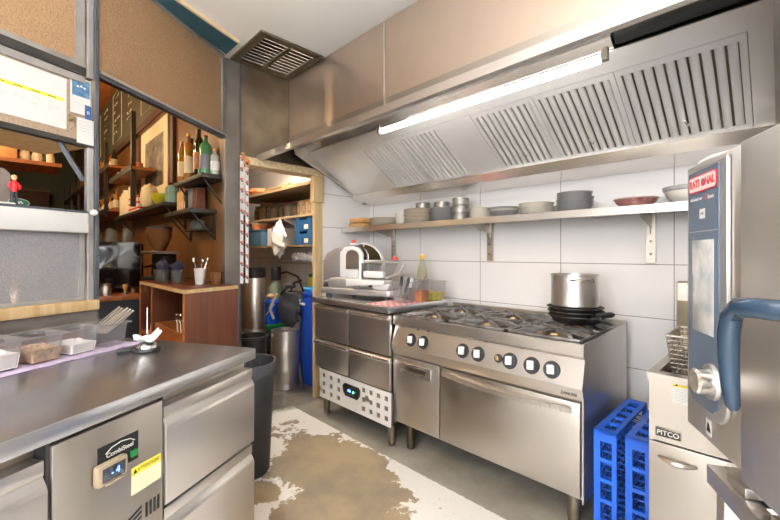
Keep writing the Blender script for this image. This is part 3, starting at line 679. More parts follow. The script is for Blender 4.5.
# carriage on the right with a food pusher
MB().prism([(.0, .10), (.29, .12), (.30, .15), (.0, .15)], 'y', -.19, -.08, .006).build('carriage_tray', 'whitemetal', sl)
MB().prism([(.06, .151), (.29, .151), (.35, .28), (.33, .30), (.06, .29)], 'y', -.095, -.082, .005).build('carriage_fence', 'clear', sl)
MB().tube([(.08, -.13, .152), (.08, -.13, .27), (.12, -.13, .285), (.39, -.13, .285), (.405, -.13, .27), (.37, -.13, .20), (.28, -.13, .165)], .011, 10).build('pusher_arm', 'alu', sl)
MB().box(.12, .27, -.165, -.105, .165, .215, .015).build('food_pusher', 'whitemetal', sl)
MB().lathe([(0, 0), (.02, 0), (.018, .02), (0, .024)], (.345, -.13, .2965), 14).build('stop_button', 'redknob', sl)
MB().prism([(.19, .0755), (.29, .0755), (.31, .12), (.30, .124), (.17, .112)], 'y', -.14, .03, .01).build('carriage_foot', 'whitemetal', sl)
MB().cyl((.17, -.142, .075 + .03), (.17, -.15, .105), .012, n=12).build('knob', 'black', sl)

# pink towel and things on the counter
def cloth(name, mat, M_, w_, d_, z0, label, cat, amp=.003, n=24):
    bm = bmesh.new(); V = [[None] * (n + 1) for _ in range(n + 1)]
    for i in range(n + 1):
        for j in range(n + 1):
            x, y = w_ * (i / n - .5), d_ * (j / n - .5)
            edge = .004 * math.sin(i * 1.9) * (j in (0, n)) + .004 * math.sin(j * 1.7) * (i in (0, n))
            V[i][j] = bm.verts.new((x + edge, y + edge, .0018 + amp * (.5 + .5 * math.sin(9 * x / w_ + 2.1 * math.sin(5 * y / d_)))))
    for i in range(n):
        for j in range(n): bm.faces.new((V[i][j], V[i + 1][j], V[i + 1][j + 1], V[i][j + 1]))
    r = bmesh.ops.extrude_face_region(bm, geom=bm.faces[:])
    for v in r['geom']:
        if isinstance(v, bmesh.types.BMVert): v.co.z = .0004
    bmesh.ops.recalc_face_normals(bm, faces=bm.faces[:])
    b = MB(); b._add(bm); o = b.build(name, mat); o.matrix_world = M_ @ Matrix.Translation((0, 0, z0)); o.location = M_.translation + Vector((0, 0, z0)); o.rotation_euler = M_.to_euler()
    return tag(o, label, cat)
def check_mat():
    k = m['pinkcloth']; nt = k.node_tree; tc = nt.nodes.new('ShaderNodeTexCoord'); ck = nt.nodes.new('ShaderNodeTexChecker'); ck.inputs['Scale'].default_value = 34
    ck.inputs['Color1'].default_value = (*lin('#f7d6d0'), 1); ck.inputs['Color2'].default_value = (*lin('#ea8f92'), 1)
    nt.links.new(tc.outputs['Object'], ck.inputs['Vector']); nt.links.new(ck.outputs['Color'], nt.nodes['Principled BSDF'].inputs['Base Color'])
check_mat()
cloth('tea_towel', 'pinkcloth', Matrix.Translation((-1.90, 1.93, 0)) @ Matrix.Rotation(.05, 4, 'Z'), .235, .36, .9105, 'pink checked towel lying on the drawer counter before the slicer', 'towel')
def tub(name, label, cat, w_, d_, h, rz, loc, fill, fmat, group=None, taper=.86, bead=True, mat='clear'):
    t = thing(name, label, cat, loc, rz, group); b = MB(); k = taper
    def ring(s, z): return [(-w_ / 2 * s, -d_ / 2 * s, z), (w_ / 2 * s, -d_ / 2 * s, z), (w_ / 2 * s, d_ / 2 * s, z), (-w_ / 2 * s, d_ / 2 * s, z)]
    def shell(s0, s1, z0, z1):
        bm = bmesh.new(); A = [bm.verts.new(p) for p in ring(s0, z0)]; B = [bm.verts.new(p) for p in ring(s1, z1)]
        bm.faces.new(A[::-1])
        for i in range(4): bm.faces.new((A[i], A[(i + 1) % 4], B[(i + 1) % 4], B[i]))
        bmesh.ops.bevel(bm, geom=[e for e in bm.edges if not e.is_boundary], offset=.008, segments=3, affect='EDGES')
        b._add(bm)
    shell(k, 1, .001, h); b.build('tub', mat, t)
    if bead:
        c = MB(); o_ = .008
        for q in ((-w_ / 2 - o_, w_ / 2 + o_, -d_ / 2 - o_, -d_ / 2), (-w_ / 2 - o_, w_ / 2 + o_, d_ / 2, d_ / 2 + o_), (-w_ / 2 - o_, -w_ / 2, -d_ / 2, d_ / 2), (w_ / 2, w_ / 2 + o_, -d_ / 2, d_ / 2)): c.box(*q, h, h + .004)
        c.build('rim', mat, t)
    if fill:
        s = k + (1 - k) * fill / h - .04; f = MB(); n = 8; bm = bmesh.new(); V = {}
        for i in range(n + 1):
            for j in range(n + 1):
                e = i in (0, n) or j in (0, n)
                V[i, j] = bm.verts.new((w_ * s * (i / n - .5), d_ * s * (j / n - .5), fill + (0 if e else .006 * math.sin(2.3 * i + j) + .004 * math.cos(1.3 * j))))
        for i in range(n):
            for j in range(n): bm.faces.new((V[i, j], V[i + 1, j], V[i + 1, j + 1], V[i, j + 1]))
        bot = [bm.verts.new((sx * w_ * (k - .05) / 2, sy * d_ * (k - .05) / 2, .004)) for sx, sy in ((-1, -1), (1, -1), (1, 1), (-1, 1))]
        bm.faces.new(bot[::-1])
        rings = [[V[i, 0] for i in range(n + 1)], [V[n, j] for j in range(n + 1)], [V[n - i, n] for i in range(n + 1)], [V[0, n - j] for j in range(n + 1)]]
        for r_, (c0, c1) in zip(rings, ((0, 1), (1, 2), (2, 3), (3, 0))): bm.faces.new([bot[c0], bot[c1]] + r_[::-1])
        bmesh.ops.recalc_face_normals(bm, faces=bm.faces[:]); f._add(bm); f.build('contents', fmat, t)
    return t
tub('utensil_tub', 'clear pinkish tub of knives at the front of the checked towel', 'tub', .13, .13, .14, -3, (-1.862, 1.97, .9155), 0, None)
def knife(loc, lean, rz, label, hmat='black', L_=.17):
    t = thing('kitchen_knife', label, 'knife', loc, rz, 'knives in the clear tub')
    T = Matrix.Rotation(math.radians(lean), 4, 'Y')
    MB().prism([(-.012, 0), (.012, .0), (.012, L_ * .6), (-.012, L_ * .6)], 'y', -.0012, .0012, mat=T).build('blade', 'chrome', t)
    MB().tube([T @ Vector((0, 0, L_ * .6)), T @ Vector((0, 0, L_ * .75)), T @ Vector((0, 0, L_))], [.009, .011, .009], 8).build('handle', hmat, t)
knife((-1.90, 1.97, .924), 4, 0, 'black handled knife leaning at the left of the clear tub')
knife((-1.87, 1.97, .924), 14, 20, 'charcoal handled knife in the middle of the clear tub', 'charcoal')
knife((-1.86, 1.995, .924), 22, -15, 'white handled knife leaning right in the clear tub', 'white')
t = tub('food_jar', 'clear square jar half full of orange chutney', 'jar', .115, .115, .15, 10, (-1.865, 2.125, .9108), .075, 'orangefood')
t = thing('spoon', 'steel spoon sticking out of the orange chutney jar', 'spoon', (-1.865, 2.125, .995)); MB().tube([(0, 0, 0), (.03, 0, .05), (.07, .01, .115)], .0045, 6).build('handle', 'steel_dull', t); 
tub('food_tub', 'clear square tub of yellow pickle beside the range', 'tub', .14, .14, .135, -4, (-1.86, 2.279, .9108), .055, 'yellowfood', mat='clear')
t = thing('oil_bottle', 'tall clear oil bottle with a yellow cap near the tiles', 'bottle', (-2.0, 2.318, .9105))
MB().lathe([(0, 0), (.036, 0), (.038, .01), (.038, .19), (.03, .24), (.016, .28), (.015, .302), (0, .302)], n=20).build('body', 'oil', t)
MB().lathe([(0, .303), (.018, .303), (.019, .31), (.018, .335), (0, .337)], n=16).build('cap', 'yellowcap', t)
# ------------------------------------------------------------------ deep fryer
fr = thing('deep_fryer', 'floor standing steel deep fryer half hidden behind the combi oven', 'fryer', (-.13, 1.9, 0))
FX0, FX1, FYF = -.323, .06, 1.533
MB().box(FX0, FX0 + .012, FYF + .001, 2.28, .10, .85).box(FX1 - .012, FX1, FYF + .001, 2.28, .10, .85).box(FX0 + .0121, FX1 - .0121, 2.20, 2.28, .10, .85).box(FX0 + .0121, FX1 - .0121, FYF + .02, 2.1999, .60, .62).build('cabinet', 'steel_fry', fr, True)
MB().box(FX0, FX1, FYF - .001, FYF + .0, .636, .845).prism([(FYF - .012, .835), (FYF - .012, .858), (FYF + .03, .858), (FYF + .03, .845), (FYF + .0, .835)], 'x', FX0 - .004, FX1 + .004).build('front_panel', 'steel_fry', fr, True)
for xa, xb in ((FX0 - .004, FX0 + .022), (FX1 - .022, FX1 + .004)): MB().box(xa, xb, FYF + .0305, 2.20, .8505, .858).build('rim', 'steel_fry', fr, True)
MB().prism([(FYF + .031, .85), (FYF + .10, .80), (2.0, .80), (2.19, .85), (2.19, .845), (2.0, .78), (FYF + .10, .78), (FYF + .031, .845)], 'x', FX0 + .023, FX1 - .023).build('tank', 'steel_old', fr, True)
MB().box(FX0 + .03, FX1 - .03, FYF + .11, 1.99, .8005, .812).build('oil', 'brownglass', fr, True)
dr = MB().box(FX0, FX1, FYF - .006, FYF + .012, .11, .632, .003).build('door', 'steel_fry', fr, True)
hp = [(-.295 + .10 * k / 10, FYF - .008 - .022 * math.sin(PI * k / 10), .588 - .002 * k / 10) for k in range(11)]
hx = MB().tube(hp, [.004 + .007 * math.sin(PI * k / 10) for k in range(11)], 8).build('handle', 'steel_dull', dr); hx.matrix_parent_inverse = Matrix.Translation((.13, -1.9, 0))
bd = MB().box(-.305, -.235, FYF - .006, FYF - .0012, .652, .682, .003).build('badge', 'steel_old', fr, True)
hx = MB().box(-.302, -.238, FYF - .0075, FYF - .0062, .655, .679, .001).build('badge_plate', 'ink', bd); hx.matrix_parent_inverse = Matrix.Translation((.13, -1.9, 0))
text('PITCO', .021, 'silver', fr, (-.27 + .13, FYF - .0078 - 1.9, .667), 'lettering', depth=.001, bold=.0004)
MB().box(-.258, -.20, FYF - .0022, FYF - .0012, .772, .838).build('warning_sticker', 'paper', fr, True)
MB().box(-.258, -.20, FYF - .0030, FYF - .0023, .824, .838).build('warning_band', 'yellow', fr, True)
text('WARNING', .009, 'ink', fr, (-.225 + .13, FYF - .0032 - 1.9, .831), 'lettering', depth=.0002)
MB().prism([(-.252, .827), (-.244, .827), (-.248, .835)], 'y', FYF - .0035, FYF - .0031).build('warning_triangle', 'ink', fr, True)
for k in range(6): MB().box(-.253, -.205 - .006 * (k % 3), FYF - .0027, FYF - .0023, .816 - k * .007, .8172 - k * .007).build('print_line', 'paperline', fr, True)
fb = MB().box(-.37, FX1, 2.285, 2.36, .40, 1.118, .004).build('flue_box', 'steel_old', fr, True)
hx = MB().box(-.365, FX1 - .005, 2.279, 2.2845, 1.03, 1.112).build('flue_plate', 'steel_dull', fb); hx.matrix_parent_inverse = Matrix.Translation((.13, -1.9, 0))
MB().box(FX0 + .004, FX0 + .04, FYF + .04, FYF + .08, 0, .0995).box(FX1 - .04, FX1 - .004, FYF + .04, FYF + .08, 0, .0995).build('leg', 'steel_old', fr, True)
MB().box(FX0 + .004, FX0 + .04, 2.2, 2.24, 0, .0995).box(FX1 - .04, FX1 - .004, 2.2, 2.24, 0, .0995).build('leg', 'steel_old', fr, True)
# basket hanging over the tank
def wire_basket(loc):
    t = thing('fryer_basket', 'wire fryer basket with a blue handle hooked over the fryer', 'basket', loc, 0)
    def wire(name, pts, r, mat='steel_dull', par=t, closed=False): return MB().tube(pts, r, 6, closed).build(name, mat, par)
    w0, l0, h0 = .062, .12, .15; top = [(-w0, -l0, h0), (w0, -l0, h0), (w0, l0, h0), (-w0, l0, h0)]
    wire('rim', top, .004, closed=True)
    b = MB()
    for k in range(9):
        u = -1 + 2 * k / 8
        b.tube([(u * w0, -l0, h0), (u * w0 * .8, -l0 * .8, .02), (u * w0 * .8, l0 * .8, .02), (u * w0, l0, h0)], .0014, 4)
    for k in range(13):
        u = -1 + 2 * k / 12
        b.tube([(-w0, u * l0, h0), (-w0 * .8, u * l0 * .8, .02), (w0 * .8, u * l0 * .8, .02), (w0, u * l0, h0)], .0014, 4)
    for k in range(1, 8):
        s = .8 + .2 * k / 8; z = .02 + (h0 - .02) * k / 8
        b.tube([(-w0 * s, -l0 * s, z), (w0 * s, -l0 * s, z), (w0 * s, l0 * s, z), (-w0 * s, l0 * s, z)], .0014, 4, True)
    b.build('mesh', 'steel_dull', t)
    h = MB().tube([(-.03, l0, h0), (-.02, l0 + .08, h0 + .06), (0, l0 + .18, h0 + .10), (.02, l0 + .08, h0 + .06), (.03, l0, h0)], .004, 6).build('handle', 'steel_dull', t)
    MB().tube([(-.012, l0 + .13, h0 + .085), (0, l0 + .19, h0 + .115), (.012, l0 + .13, h0 + .085)], .011, 8).build('grip', 'ovenblue', h)
    return t
wire_basket((-.237, 1.78, .8125))

# ------------------------------------------------------------------ dish racks standing on edge between range and fryer
def dish_rack(label, loc, first=None):
    t = thing('dish_rack', label, 'dish rack', loc, 0, 'blue dish racks beside the range')
    S, Tk = .5, .088                                    # size along y / z, thickness along x
    def wall(axis, c):
        n = 5; e = [.0, .03] + [v for k in range(n) for v in (.045 + k * .084, .045 + k * .084 + .068)] + [.47, .5]
        e = sorted(set([0] + [v for k in range(n) for v in (.04 + k * .086, .04 + k * .086 + .07)] + [.5]))
        xe = [0, .026, .070, Tk]; holes = {(1, j) for j in range(1, len(e) - 1, 2)}
        b = MB().grid(xe, e, holes, 0, .012)
        if axis == 'front': b.bm.transform(Matrix.Translation((0, c, 0)))
        else: b.bm.transform(Matrix(((1, 0, 0, 0), (0, 0, 1, 0), (0, 1, 0, c), (0, 0, 0, 1))))
        return b
    wall('front', 0).build('side_wall', 'blue', t); wall('front', S - .012).build('side_wall', 'blue', t)
    q = wall('top', S - .012); q.build('side_wall', 'blue', t); wall('top', 0).build('side_wall', 'blue', t)
    b = MB()                                            # lattice base towards the range and pegs
    for k in range(11):
        u = .014 + k * .0465
        b.box(.0, .008, u, u + .007, .0121, S - .0121).box(.0081, .014, .0121, S - .0121, u, u + .007)
    b.build('base_lattice', 'blue', t)
    pg = MB().cyl((.0141, 0, 0), (.075, 0, 0), .004, .003, 6).build('peg', 'blue', t)
    for i in range(8):
        for j in range(8):
            q = pg if i == j == 0 else pg.copy()
            if q is not pg: C.objects.link(q); q.parent = t
            q.location = (0, .06 + i * .055, .06 + j * .055)
    return t
r1 = dish_rack('bright blue dish rack standing on edge against the range side', (-.582, 1.80, .001))
copy_tree(r1, (-.466, 1.815, .001), None, 'bright blue dish rack standing on edge next to the fryer')

# ------------------------------------------------------------------ combi oven on its stand
ZB = .788
ov = thing('combi_oven', 'large stainless combi oven with blue control panel at right', 'oven', (-.19, 1.346, 0), -61.5)
MB().box(0, .80, .012, .72, ZB, 1.484, .004).build('body', 'steel_oven', ov)
MB().box(.001, .284, -.004, .0115, ZB, 1.484, .003).build('control_column', 'steel_oven', ov)
dr = MB().box(.292, .80, -.02, .0115, ZB - .004, 1.482, .005).build('door', 'steel_oven', ov)
MB().box(.2845, .2915, -.004, .0115, ZB, 1.48).build('door_gasket', 'blackgasket', ov)
MB().tube([(.0, .03, 1.497), (.06, .03, 1.499), (.12, .05, 1.497)], .01, 8).build('hose_connection', 'white', ov)
# panel: silver rim, blue face, screen
def rr(x0, x1, z0, z1, r, top=False):
    p = []
    for (cx, cz, a0) in ((x1 - r, z0 + r, -90), (x1 - (r if top else .004), z1 - (r if top else .004), 0), (x0 + (r if top else .004), z1 - (r if top else .004), 90), (x0 + r, z0 + r, 180)):
        rad = r if (top or cz < (z0 + z1) / 2) else .004
        for k in range(7): a_ = math.radians(a0 + 90 * k / 6); p.append((cx + rad * math.cos(a_), cz + rad * math.sin(a_)))
    return p
_before = set(ov.children)
cp = MB().prism(rr(.014, .205, .855, 1.472, .05), 'y', -0.0140, -0.0045, .004).build('control_panel', 'silver', ov)
MB().prism(rr(.024, .178, .872, 1.46, .04), 'y', -0.0175, -0.0145).build('panel_face', 'ovenblue', ov)
MB().box(.046, .158, -0.0188, -0.0176, 1.055, 1.285, .0005).build('screen', 'screen', ov)
MB().box(.028, .174, -0.0182, -0.0176, 1.3055, 1.3075).build('panel_line', 'paperline', ov)
lg = MB().prism(rr(.03, .172, 1.406, 1.448, .008, True), 'y', -0.0190, -0.0176).build('logo_plate', 'red', ov)
MB().prism(rr(.033, .169, 1.409, 1.445, .007, True), 'y', -0.0195, -0.0191).build('logo_field', 'paper', ov)
text('RATI', .027, 'red', ov, (.0365, -0.0198, 1.427), 'lettering', depth=.0003, bold=.0008, sx=.92, align='LEFT')
text('NAL', .027, 'red', ov, (.1655, -0.0198, 1.427), 'lettering', depth=.0003, bold=.0008, sx=.92, align='RIGHT')
MB().cyl((.1085, -0.0196, 1.427), (.1085, -0.0202, 1.427), .0095, n=20).build('logo_emblem', 'ovenblue', ov)
MB().prism([(.101, 1.419), (.116, 1.437), (.112, 1.419)], 'y', -0.0206, -0.0203).build('logo_emblem', 'red', ov)
text('SelfCookingCenter', .0098, 'paper', ov, (.034, -0.0178, 1.389), 'lettering', depth=.0002, align='LEFT', sx=.88)
text('5', .021, 'red', ov, (.1205, -0.0179, 1.389), 'lettering', depth=.0002, bold=.0003)
text('Senses', .0145, 'paper', ov, (.1275, -0.0178, 1.388), 'lettering', depth=.0002, align='LEFT', sx=.78)
MB().box(.088, .114, -0.0186, -0.0176, 1.338, 1.362).build('sticker', 'paper', ov)
text('E10', .009, 'ink', ov, (.101, -0.0188, 1.35), 'lettering', depth=.0002)
kb = MB().cyl((.095, -0.0177, .948), (.095, -0.0260, .948), .043, .041, 32).build('dial_ring', 'silver', ov); kb.location.x = .055
MB().lathe([(.031, 0), (.030, .024), (.026, .029), (0, .030)], n=32, mat=Matrix.Translation((.095, -0.0262, .948)) @ Matrix.Rotation(math.radians(90), 4, 'X')).build('dial', 'steel_bright', kb)
for q in set(ov.children) - _before: q.location.x += .022
MB().box(.112, .138, -0.0055, -0.0045, .803, .842).build('sticker', 'paper', ov)
MB().prism([(.115, .812), (.135, .812), (.128, .832), (.121, .836)], 'y', -0.0059, -0.0056).build('pictogram', 'ink', ov)
# lever handle: mount on the door, arm to the left, grip hanging down
hp = [(x + .042, y + .01, z - .018) for x, y, z in [(.455, -.03, 1.175), (.44, -.06, 1.175), (.415, -.08, 1.175), (.375, -.088, 1.172), (.347, -.088, 1.155), (.338, -.088, 1.12), (.337, -.088, 1.07), (.340, -.087, 1.02), (.345, -.085, .985), (.347, -.084, .975)]]
MB().tube(hp, [.018, .018, .0178, .0178, .018, .0175, .0168, .015, .012, .006], 14).build('handle', 'handleblue', dr)
MB().cyl((.50, -.0205, 1.157), (.497, -.03, 1.157), .036, .03, 20).build('handle_mount', 'handleblue', dr)
os_ = thing('oven_stand', 'stainless stand with tray slides carrying the combi oven', 'stand', (-.19, 1.346, 0), -61.5)
for (x, y) in ((.10, .02), (.76, .02), (.10, .66), (.76, .66)): MB().box(x, x + .04, y, y + .04, 0, .675, .003).build('leg', 'steel', os_)
for (q) in ((.10, .80, .0, .035, .676, .722), (.10, .80, .665, .70, .676, .722)): MB().box(*q, .002).build('top_rail', 'steel', os_)
for x in (.10, .765): MB().box(x, x + .035, .0355, .6645, .676, .722, .002).build('side_rail', 'steel', os_)
for x in (.16, .32, .48, .64):
    MB().box(x, x + .10, .0355, .6645, .69, .716).build('slide_channel', 'steel_bright', os_)
    MB().box(x + .012, x + .088, .01, .6, .7225, .745, .002).build('oven_bearer', 'steel', os_)
for x in (.11, .76): MB().box(x, x + .02, .09, .62, .25, .27).build('low_rail', 'steel_dull', os_)
for x in (.13, .73): MB().box(x, x + .05, .05, .60, .7461 - .0, .787).build('oven_foot', 'black', os_) if False else MB().cyl((x + .02, .1, .7225), (x + .02, .1, .787), .022, n=14).build('spacer', 'black', os_)

# ------------------------------------------------------------------ refrigerated prep counter on the left
ct = thing('prep_counter', 'long stainless refrigerated prep counter in the left foreground', 'refrigerated counter', (-1.465, .70, 0), 118.5)
MB().box(-2.1, 0, 0, .66, .838, .88, .004).build('worktop', 'steel_top', ct)
MB().box(-2.08, -.014, .045, .645, .10, .837).build('carcass', 'steel_dull', ct)
def cdrawer(x0, x1, z0, z1):
    d = MB().prism([(0, z0), (-.004, z0 + .004), (-.006, z1 - .066), (-.003, z1 - .056), (.010, z1 - .034), (.044, z1 - .034), (.044, z0)], 'x', x0, x1, .0012).build('drawer', 'steel', ct)
    MB().box(x0 + .001, x1 - .001, .004, .044, z1 - .0335, z1, .001).build('handle', 'steel_h', d)
for x0, x1 in ((-.425, -.018), (-1.135, -.728), (-1.55, -1.145), (-2.06, -1.56)):
    cdrawer(x0, x1, .521, .806); cdrawer(x0, x1, .13, .510)
cpn = MB().box(-.716, -.431, .0, .0449, .115, .830, .004).build('machine_panel', 'steel_fry', ct)
MB().box(-.725, -.717, .006, .044, .115, .836).box(-.4305, -.4255, .006, .044, .115, .836).build('gap_strip', 'blackgasket', ct)
MB().box(-.619, -.511, -.002, -.0003, .704, .778, .0).build('display_plate', 'black', ct)
text('CombiSteel', .0155, 'paper', ct, (-.562, -.0024, .750), 'lettering', depth=.0003, bold=.0003)
MB().tube([(-.60, -.0024, .756), (-.585, -.0024, .766), (-.56, -.0024, .7705), (-.535, -.0024, .766), (-.522, -.0024, .757)], .0012, 5).build('logo_arc', 'paper', ct)
ds = MB().box(-.634, -.556, -.024, -.0025, .690, .742, .007).build('display_case', 'beige', ct)
MB().box(-.624, -.566, -.0252, -.0242, .699, .733, .0004).build('display_window', 'tint', ds)
for x, s in ((-.600, '-'), (-.586, '4')): text(s, .022, 'led_blue', ds, (x, -.0256, .716), 'digit', depth=.0002)
MB().box(-.618, -.572, -.031, -.0245, .6905, .695, .001).build('display_lip', 'beige', ds)
MB().box(-.538, -.516, -.010, -.0025, .716, .734, .003).build('rocker_switch', 'greenplastic', ct)
MB().box(-.530, -.440, -.0012, -.0003, .612, .683).build('attention_sticker', 'paper', ct)
MB().box(-.530, -.440, -.0019, -.0013, .6605, .683).build('attention_band', 'yellow', ct)
MB().box(-.530, -.440, -.0017, -.0013, .612, .6604).build('sticker_tint', 'paleyellow', ct)
text('ATTENTION!', .0128, 'ink', ct, (-.480, -.0022, .6715), 'lettering', depth=.0002, sx=.9)
MB().prism([(-.526, .666), (-.514, .666), (-.520, .678)], 'y', -.0023, -.0020).build('attention_triangle', 'ink', ct)
for k in range(7): MB().box(-.526, -.446 - .01 * (k % 3), -.0021, -.0018, .6535 - k * .0058, .6547 - k * .0058).build('print_line', 'paperline', ct)
for k in range(4): MB().box(-.488 + k * .0125, -.4815 + k * .0125, -.0012, -.0003, .528 , .568).build('vent_slot', 'black', ct)
for k in range(4):
    z = .563 - k * .013
    MB().prism([(-.555, z - .02), (-.50, z), (-.50, z + .006), (-.555, z - .014)], 'y', -.0012, -.0003).build('vent_slot', 'black', ct)
for (x, y) in ((-.06, .1), (-.06, .6), (-1.0, .1), (-1.0, .6), (-2.0, .1), (-2.0, .6)): MB().cyl((x, y, 0), (x, y, .0995), .022, n=12).build('leg', 'steel_dull', ct)
CT = Matrix.Translation((-1.465, .70, 0)) @ Matrix.Rotation(math.radians(118.5), 4, 'Z')
def cpos(x, y, z=.8805): return tuple(CT @ Vector((x, y, z)))
cloth('towel', 'lilac', CT @ Matrix.Translation((-.53, .577, 0)), .92, .16, .8805, 'lilac towel strip under the row of clear tubs on the prep counter', 'towel', .0025, 30)
tz = .886
fills = [(-.155, 0, None, 'clear tub of steel tongs at the far end of the prep counter'), (-.275, .038, 'salt', 'clear tub of white salt next to the tub of tongs'), (-.395, .045, 'grain', 'clear tub of chopped nuts between two tubs of white salt'), (-.515, .05, 'salt', 'clear tub of white salt nearer than the chopped nuts'), (-.635, .045, 'grain', 'clear tub at the left picture edge on the prep counter')]
for (x, f, fm, lab) in fills: tub('seasoning_tub', lab, 'tub', .098, .145, .088, 118.5, cpos(x, .60, tz), f, fm, 'row of clear tubs')
for k in range(6):
    b0 = Vector((-.180 + .001 * k, .558 + .0175 * k, tz + .052)); tip = Vector((-.072 + .004 * k, .548 + .0205 * k, tz + .127 + .004 * (k % 3)))
    t = thing('serving_tongs', ['first', 'second', 'third', 'fourth', 'fifth', 'sixth'][k] + ' steel tongs from the aisle side leaning in the end tub', 'tongs', cpos(0, 0, 0), 118.5, 'tongs in the end tub')
    d = (tip - b0); side = Vector((-.5, .8, 0)).normalized()
    for s_ in (-1, 1): MB().tube([b0 + side * .003 * s_, b0 + d * .5 + side * .006 * s_, b0 + d * .93 + side * .003 * s_, tip], [.0016, .002, .002, .0025], 6).build('arm', 'steel_dull', t)
    MB().sph(tip, .005, (1, 1, .8), 8).build('hinge', 'chrome', t)
bell = thing('receipt_spike', 'round chrome receipt spike on a dark base near the counter end', 'receipt spike', cpos(-.155, .375, .8805), 118.5)
MB().lathe([(0, 0), (.047, 0), (.05, .003), (.048, .009), (.036, .012), (0, .012)], n=32).build('base', 'black', bell)
MB().lathe([(.036, .0122), (.034, .022), (.022, .034), (.006, .04), (0, .041)], n=32).build('dome', 'chrome', bell)
MB().cyl((0, 0, .041), (0, 0, .165), .0022, .0012, 8).build('spike', 'chrome', bell)
MB().tube([(-.03, .03, .008), (-.06, .05, .008), (-.075, .06, .006)], .008, 8).build('tail', 'black', bell)
bm = bmesh.new(); n = 10; V = {}
for i in range(n + 1):
    for j in range(5):
        x, y = -.044 + .088 * i / n, -.034 + .068 * j / 4
        V[i, j] = bm.verts.new((x, y, .046 + .022 * (abs(x) / .044) ** 1.3 * (.3 if x < 0 else 1) + .012 * math.cos(j * 1.9 + i * .5)))
for i in range(n):
    for j in range(4): bm.faces.new((V[i, j], V[i + 1, j], V[i + 1, j + 1], V[i, j + 1]))
b = MB(); b._add(bm); o = b.build('receipt', 'paper'); o.location = cpos(-.155, .375, .8805); o.rotation_euler = (0, 0, math.radians(85)); tag(o, 'curled white paper receipt skewered on the chrome spike', 'receipt')
o.modifiers.new('thickness', 'SOLIDIFY').thickness = .0006

# ------------------------------------------------------------------ black bin beside the counter
t = thing('rubbish_bin', 'tall black bin with a liner beside the end of the prep counter', 'bin', (-2.187, .985, 0))
MB().lathe([(0, 0), (.125, 0), (.13, .01), (.158, .60), (.165, .605), (.165, .625), (.155, .625), (.127, .02), (0, .02)], n=32).build('body', 'charcoal', t)
prof = [(.150, .50), (.1535, .60), (.156, .632), (.168, .634), (.1685, .60), (.1665, .565)]
b = MB().lathe(prof, n=48)
for v in b.bm.verts:
    a_ = math.atan2(v.co.y, v.co.x); k = 1 + .018 * math.sin(11 * a_) * (1 if v.co.z < .6 else .3) * (1 if v.co.x ** 2 + v.co.y ** 2 > .025 else -.3)
    v.co.z += .012 * math.sin(5 * a_) * (v.co.z < .58)
b.build('bin_liner', 'bag', t)
# ------------------------------------------------------------------ notes taped on the hatch window
def sheet(name, label, cat, x0, x1, z0, z1, mat, yo=-.0006, group=None):
    t = thing(name, label, cat, (P0[0], P0[1], 0), 113.8, group)
    MB().box(x0, x1, yo - .0012, yo, z0, z1).build('sheet', mat, t); return t
s_ = sheet('roster_sheet', 'wide white roster sheet with a yellow header row taped on the glass', 'paper', -.62, -.118, 1.80, 2.022, 'paper')
MB().box(-.60, -.13, -.0024, -.0019, 1.919, 1.933).build('header_band', 'yellow', s_)
for k in range(8):
    xa = -.595 + k * .058
    MB().box(xa, xa + .03, -.0029, -.0025, 1.9245, 1.9275).build('header_word', 'ink', s_)
    for r_ in range(4):
        if (k + r_) % 3 != 2: MB().box(xa, xa + .022 + .012 * ((k * 3 + r_) % 3), -.0024, -.0019, 1.905 - r_ * .011, 1.9065 - r_ * .011).build('print_line', 'paperline', s_)
s_ = sheet('photo_print', 'small blue photo print with a white border on the hatch glass', 'photo', -.104, -.022, 1.935, 2.05, 'paper', -.0022)
MB().box(-.098, -.026, -.0046, -.0040, 1.965, 2.044).build('picture', 'photoblue', s_)
for k in range(3): MB().sph((-.075 + k * .014, -.0048, 2.008 + .004 * (k % 2)), .006, (1, .05, .8), 8).build('white_mark', 'paper', s_)
sheet('note_sheet', 'plain white note under the blue photo print', 'paper', -.104, -.046, 1.885, 1.934, 'paper', -.0022)
s_ = sheet('blue_card', 'small dark blue card right of the plain white note', 'card', -.045, -.018, 1.868, 1.934, 'cardblue', -.0034)
text('R', .022, 'paper', s_, (-.031, -.0049, 1.90), 'lettering', depth=.0002, rz=0)
s_ = sheet('note_sheet', 'large white note taped at the lower corner of the hatch glass', 'paper', -.084, -.014, 1.752, 1.867, 'paper', -.0128)
for k in range(4): MB().box(-.078, -.035 + .008 * (k % 2), -.0146, -.0141, 1.85 - k * .014, 1.8515 - k * .014).build('print_line', 'paperline', s_)
t = thing('clip', 'small brass clip on the glass between the notes', 'clip', (P0[0], P0[1], 0), 113.8)
MB().box(-.108, -.094, -.012, -.0006, 1.845, 1.868, .002).build('body', 'brass', t)
# things standing on the hatch ledge behind the roller box
def wpos(x, y, z): return tuple(R2 @ Vector((x, y, z)))
t = thing('figurine', 'small standing figurine in a red top on the hatch ledge', 'figurine', wpos(-.288, .028, 1.4455), 113.8)
MB().cyl((0, 0, 0), (0, 0, .006), .018, n=16).build('stand', 'black', t)
MB().tube([(-.006, 0, .0061), (-.007, 0, .035), (-.005, 0, .06)], [.006, .005, .007], 8).tube([(.007, 0, .0061), (.007, 0, .035), (.005, 0, .06)], [.006, .005, .007], 8).build('trousers', 'charcoal', t)
b_ = MB().tube([(0, 0, .055), (0, 0, .075), (0, 0, .095), (0, 0, .101)], [.010, .011, .012, .006], 10).tube([(-.010, 0, .093), (-.018, -.003, .078), (-.012, -.010, .068)], [.005, .0045, .004], 8).tube([(.010, 0, .093), (.018, -.003, .078), (.012, -.010, .068)], [.005, .0045, .004], 8).build('jacket', 'red', t)
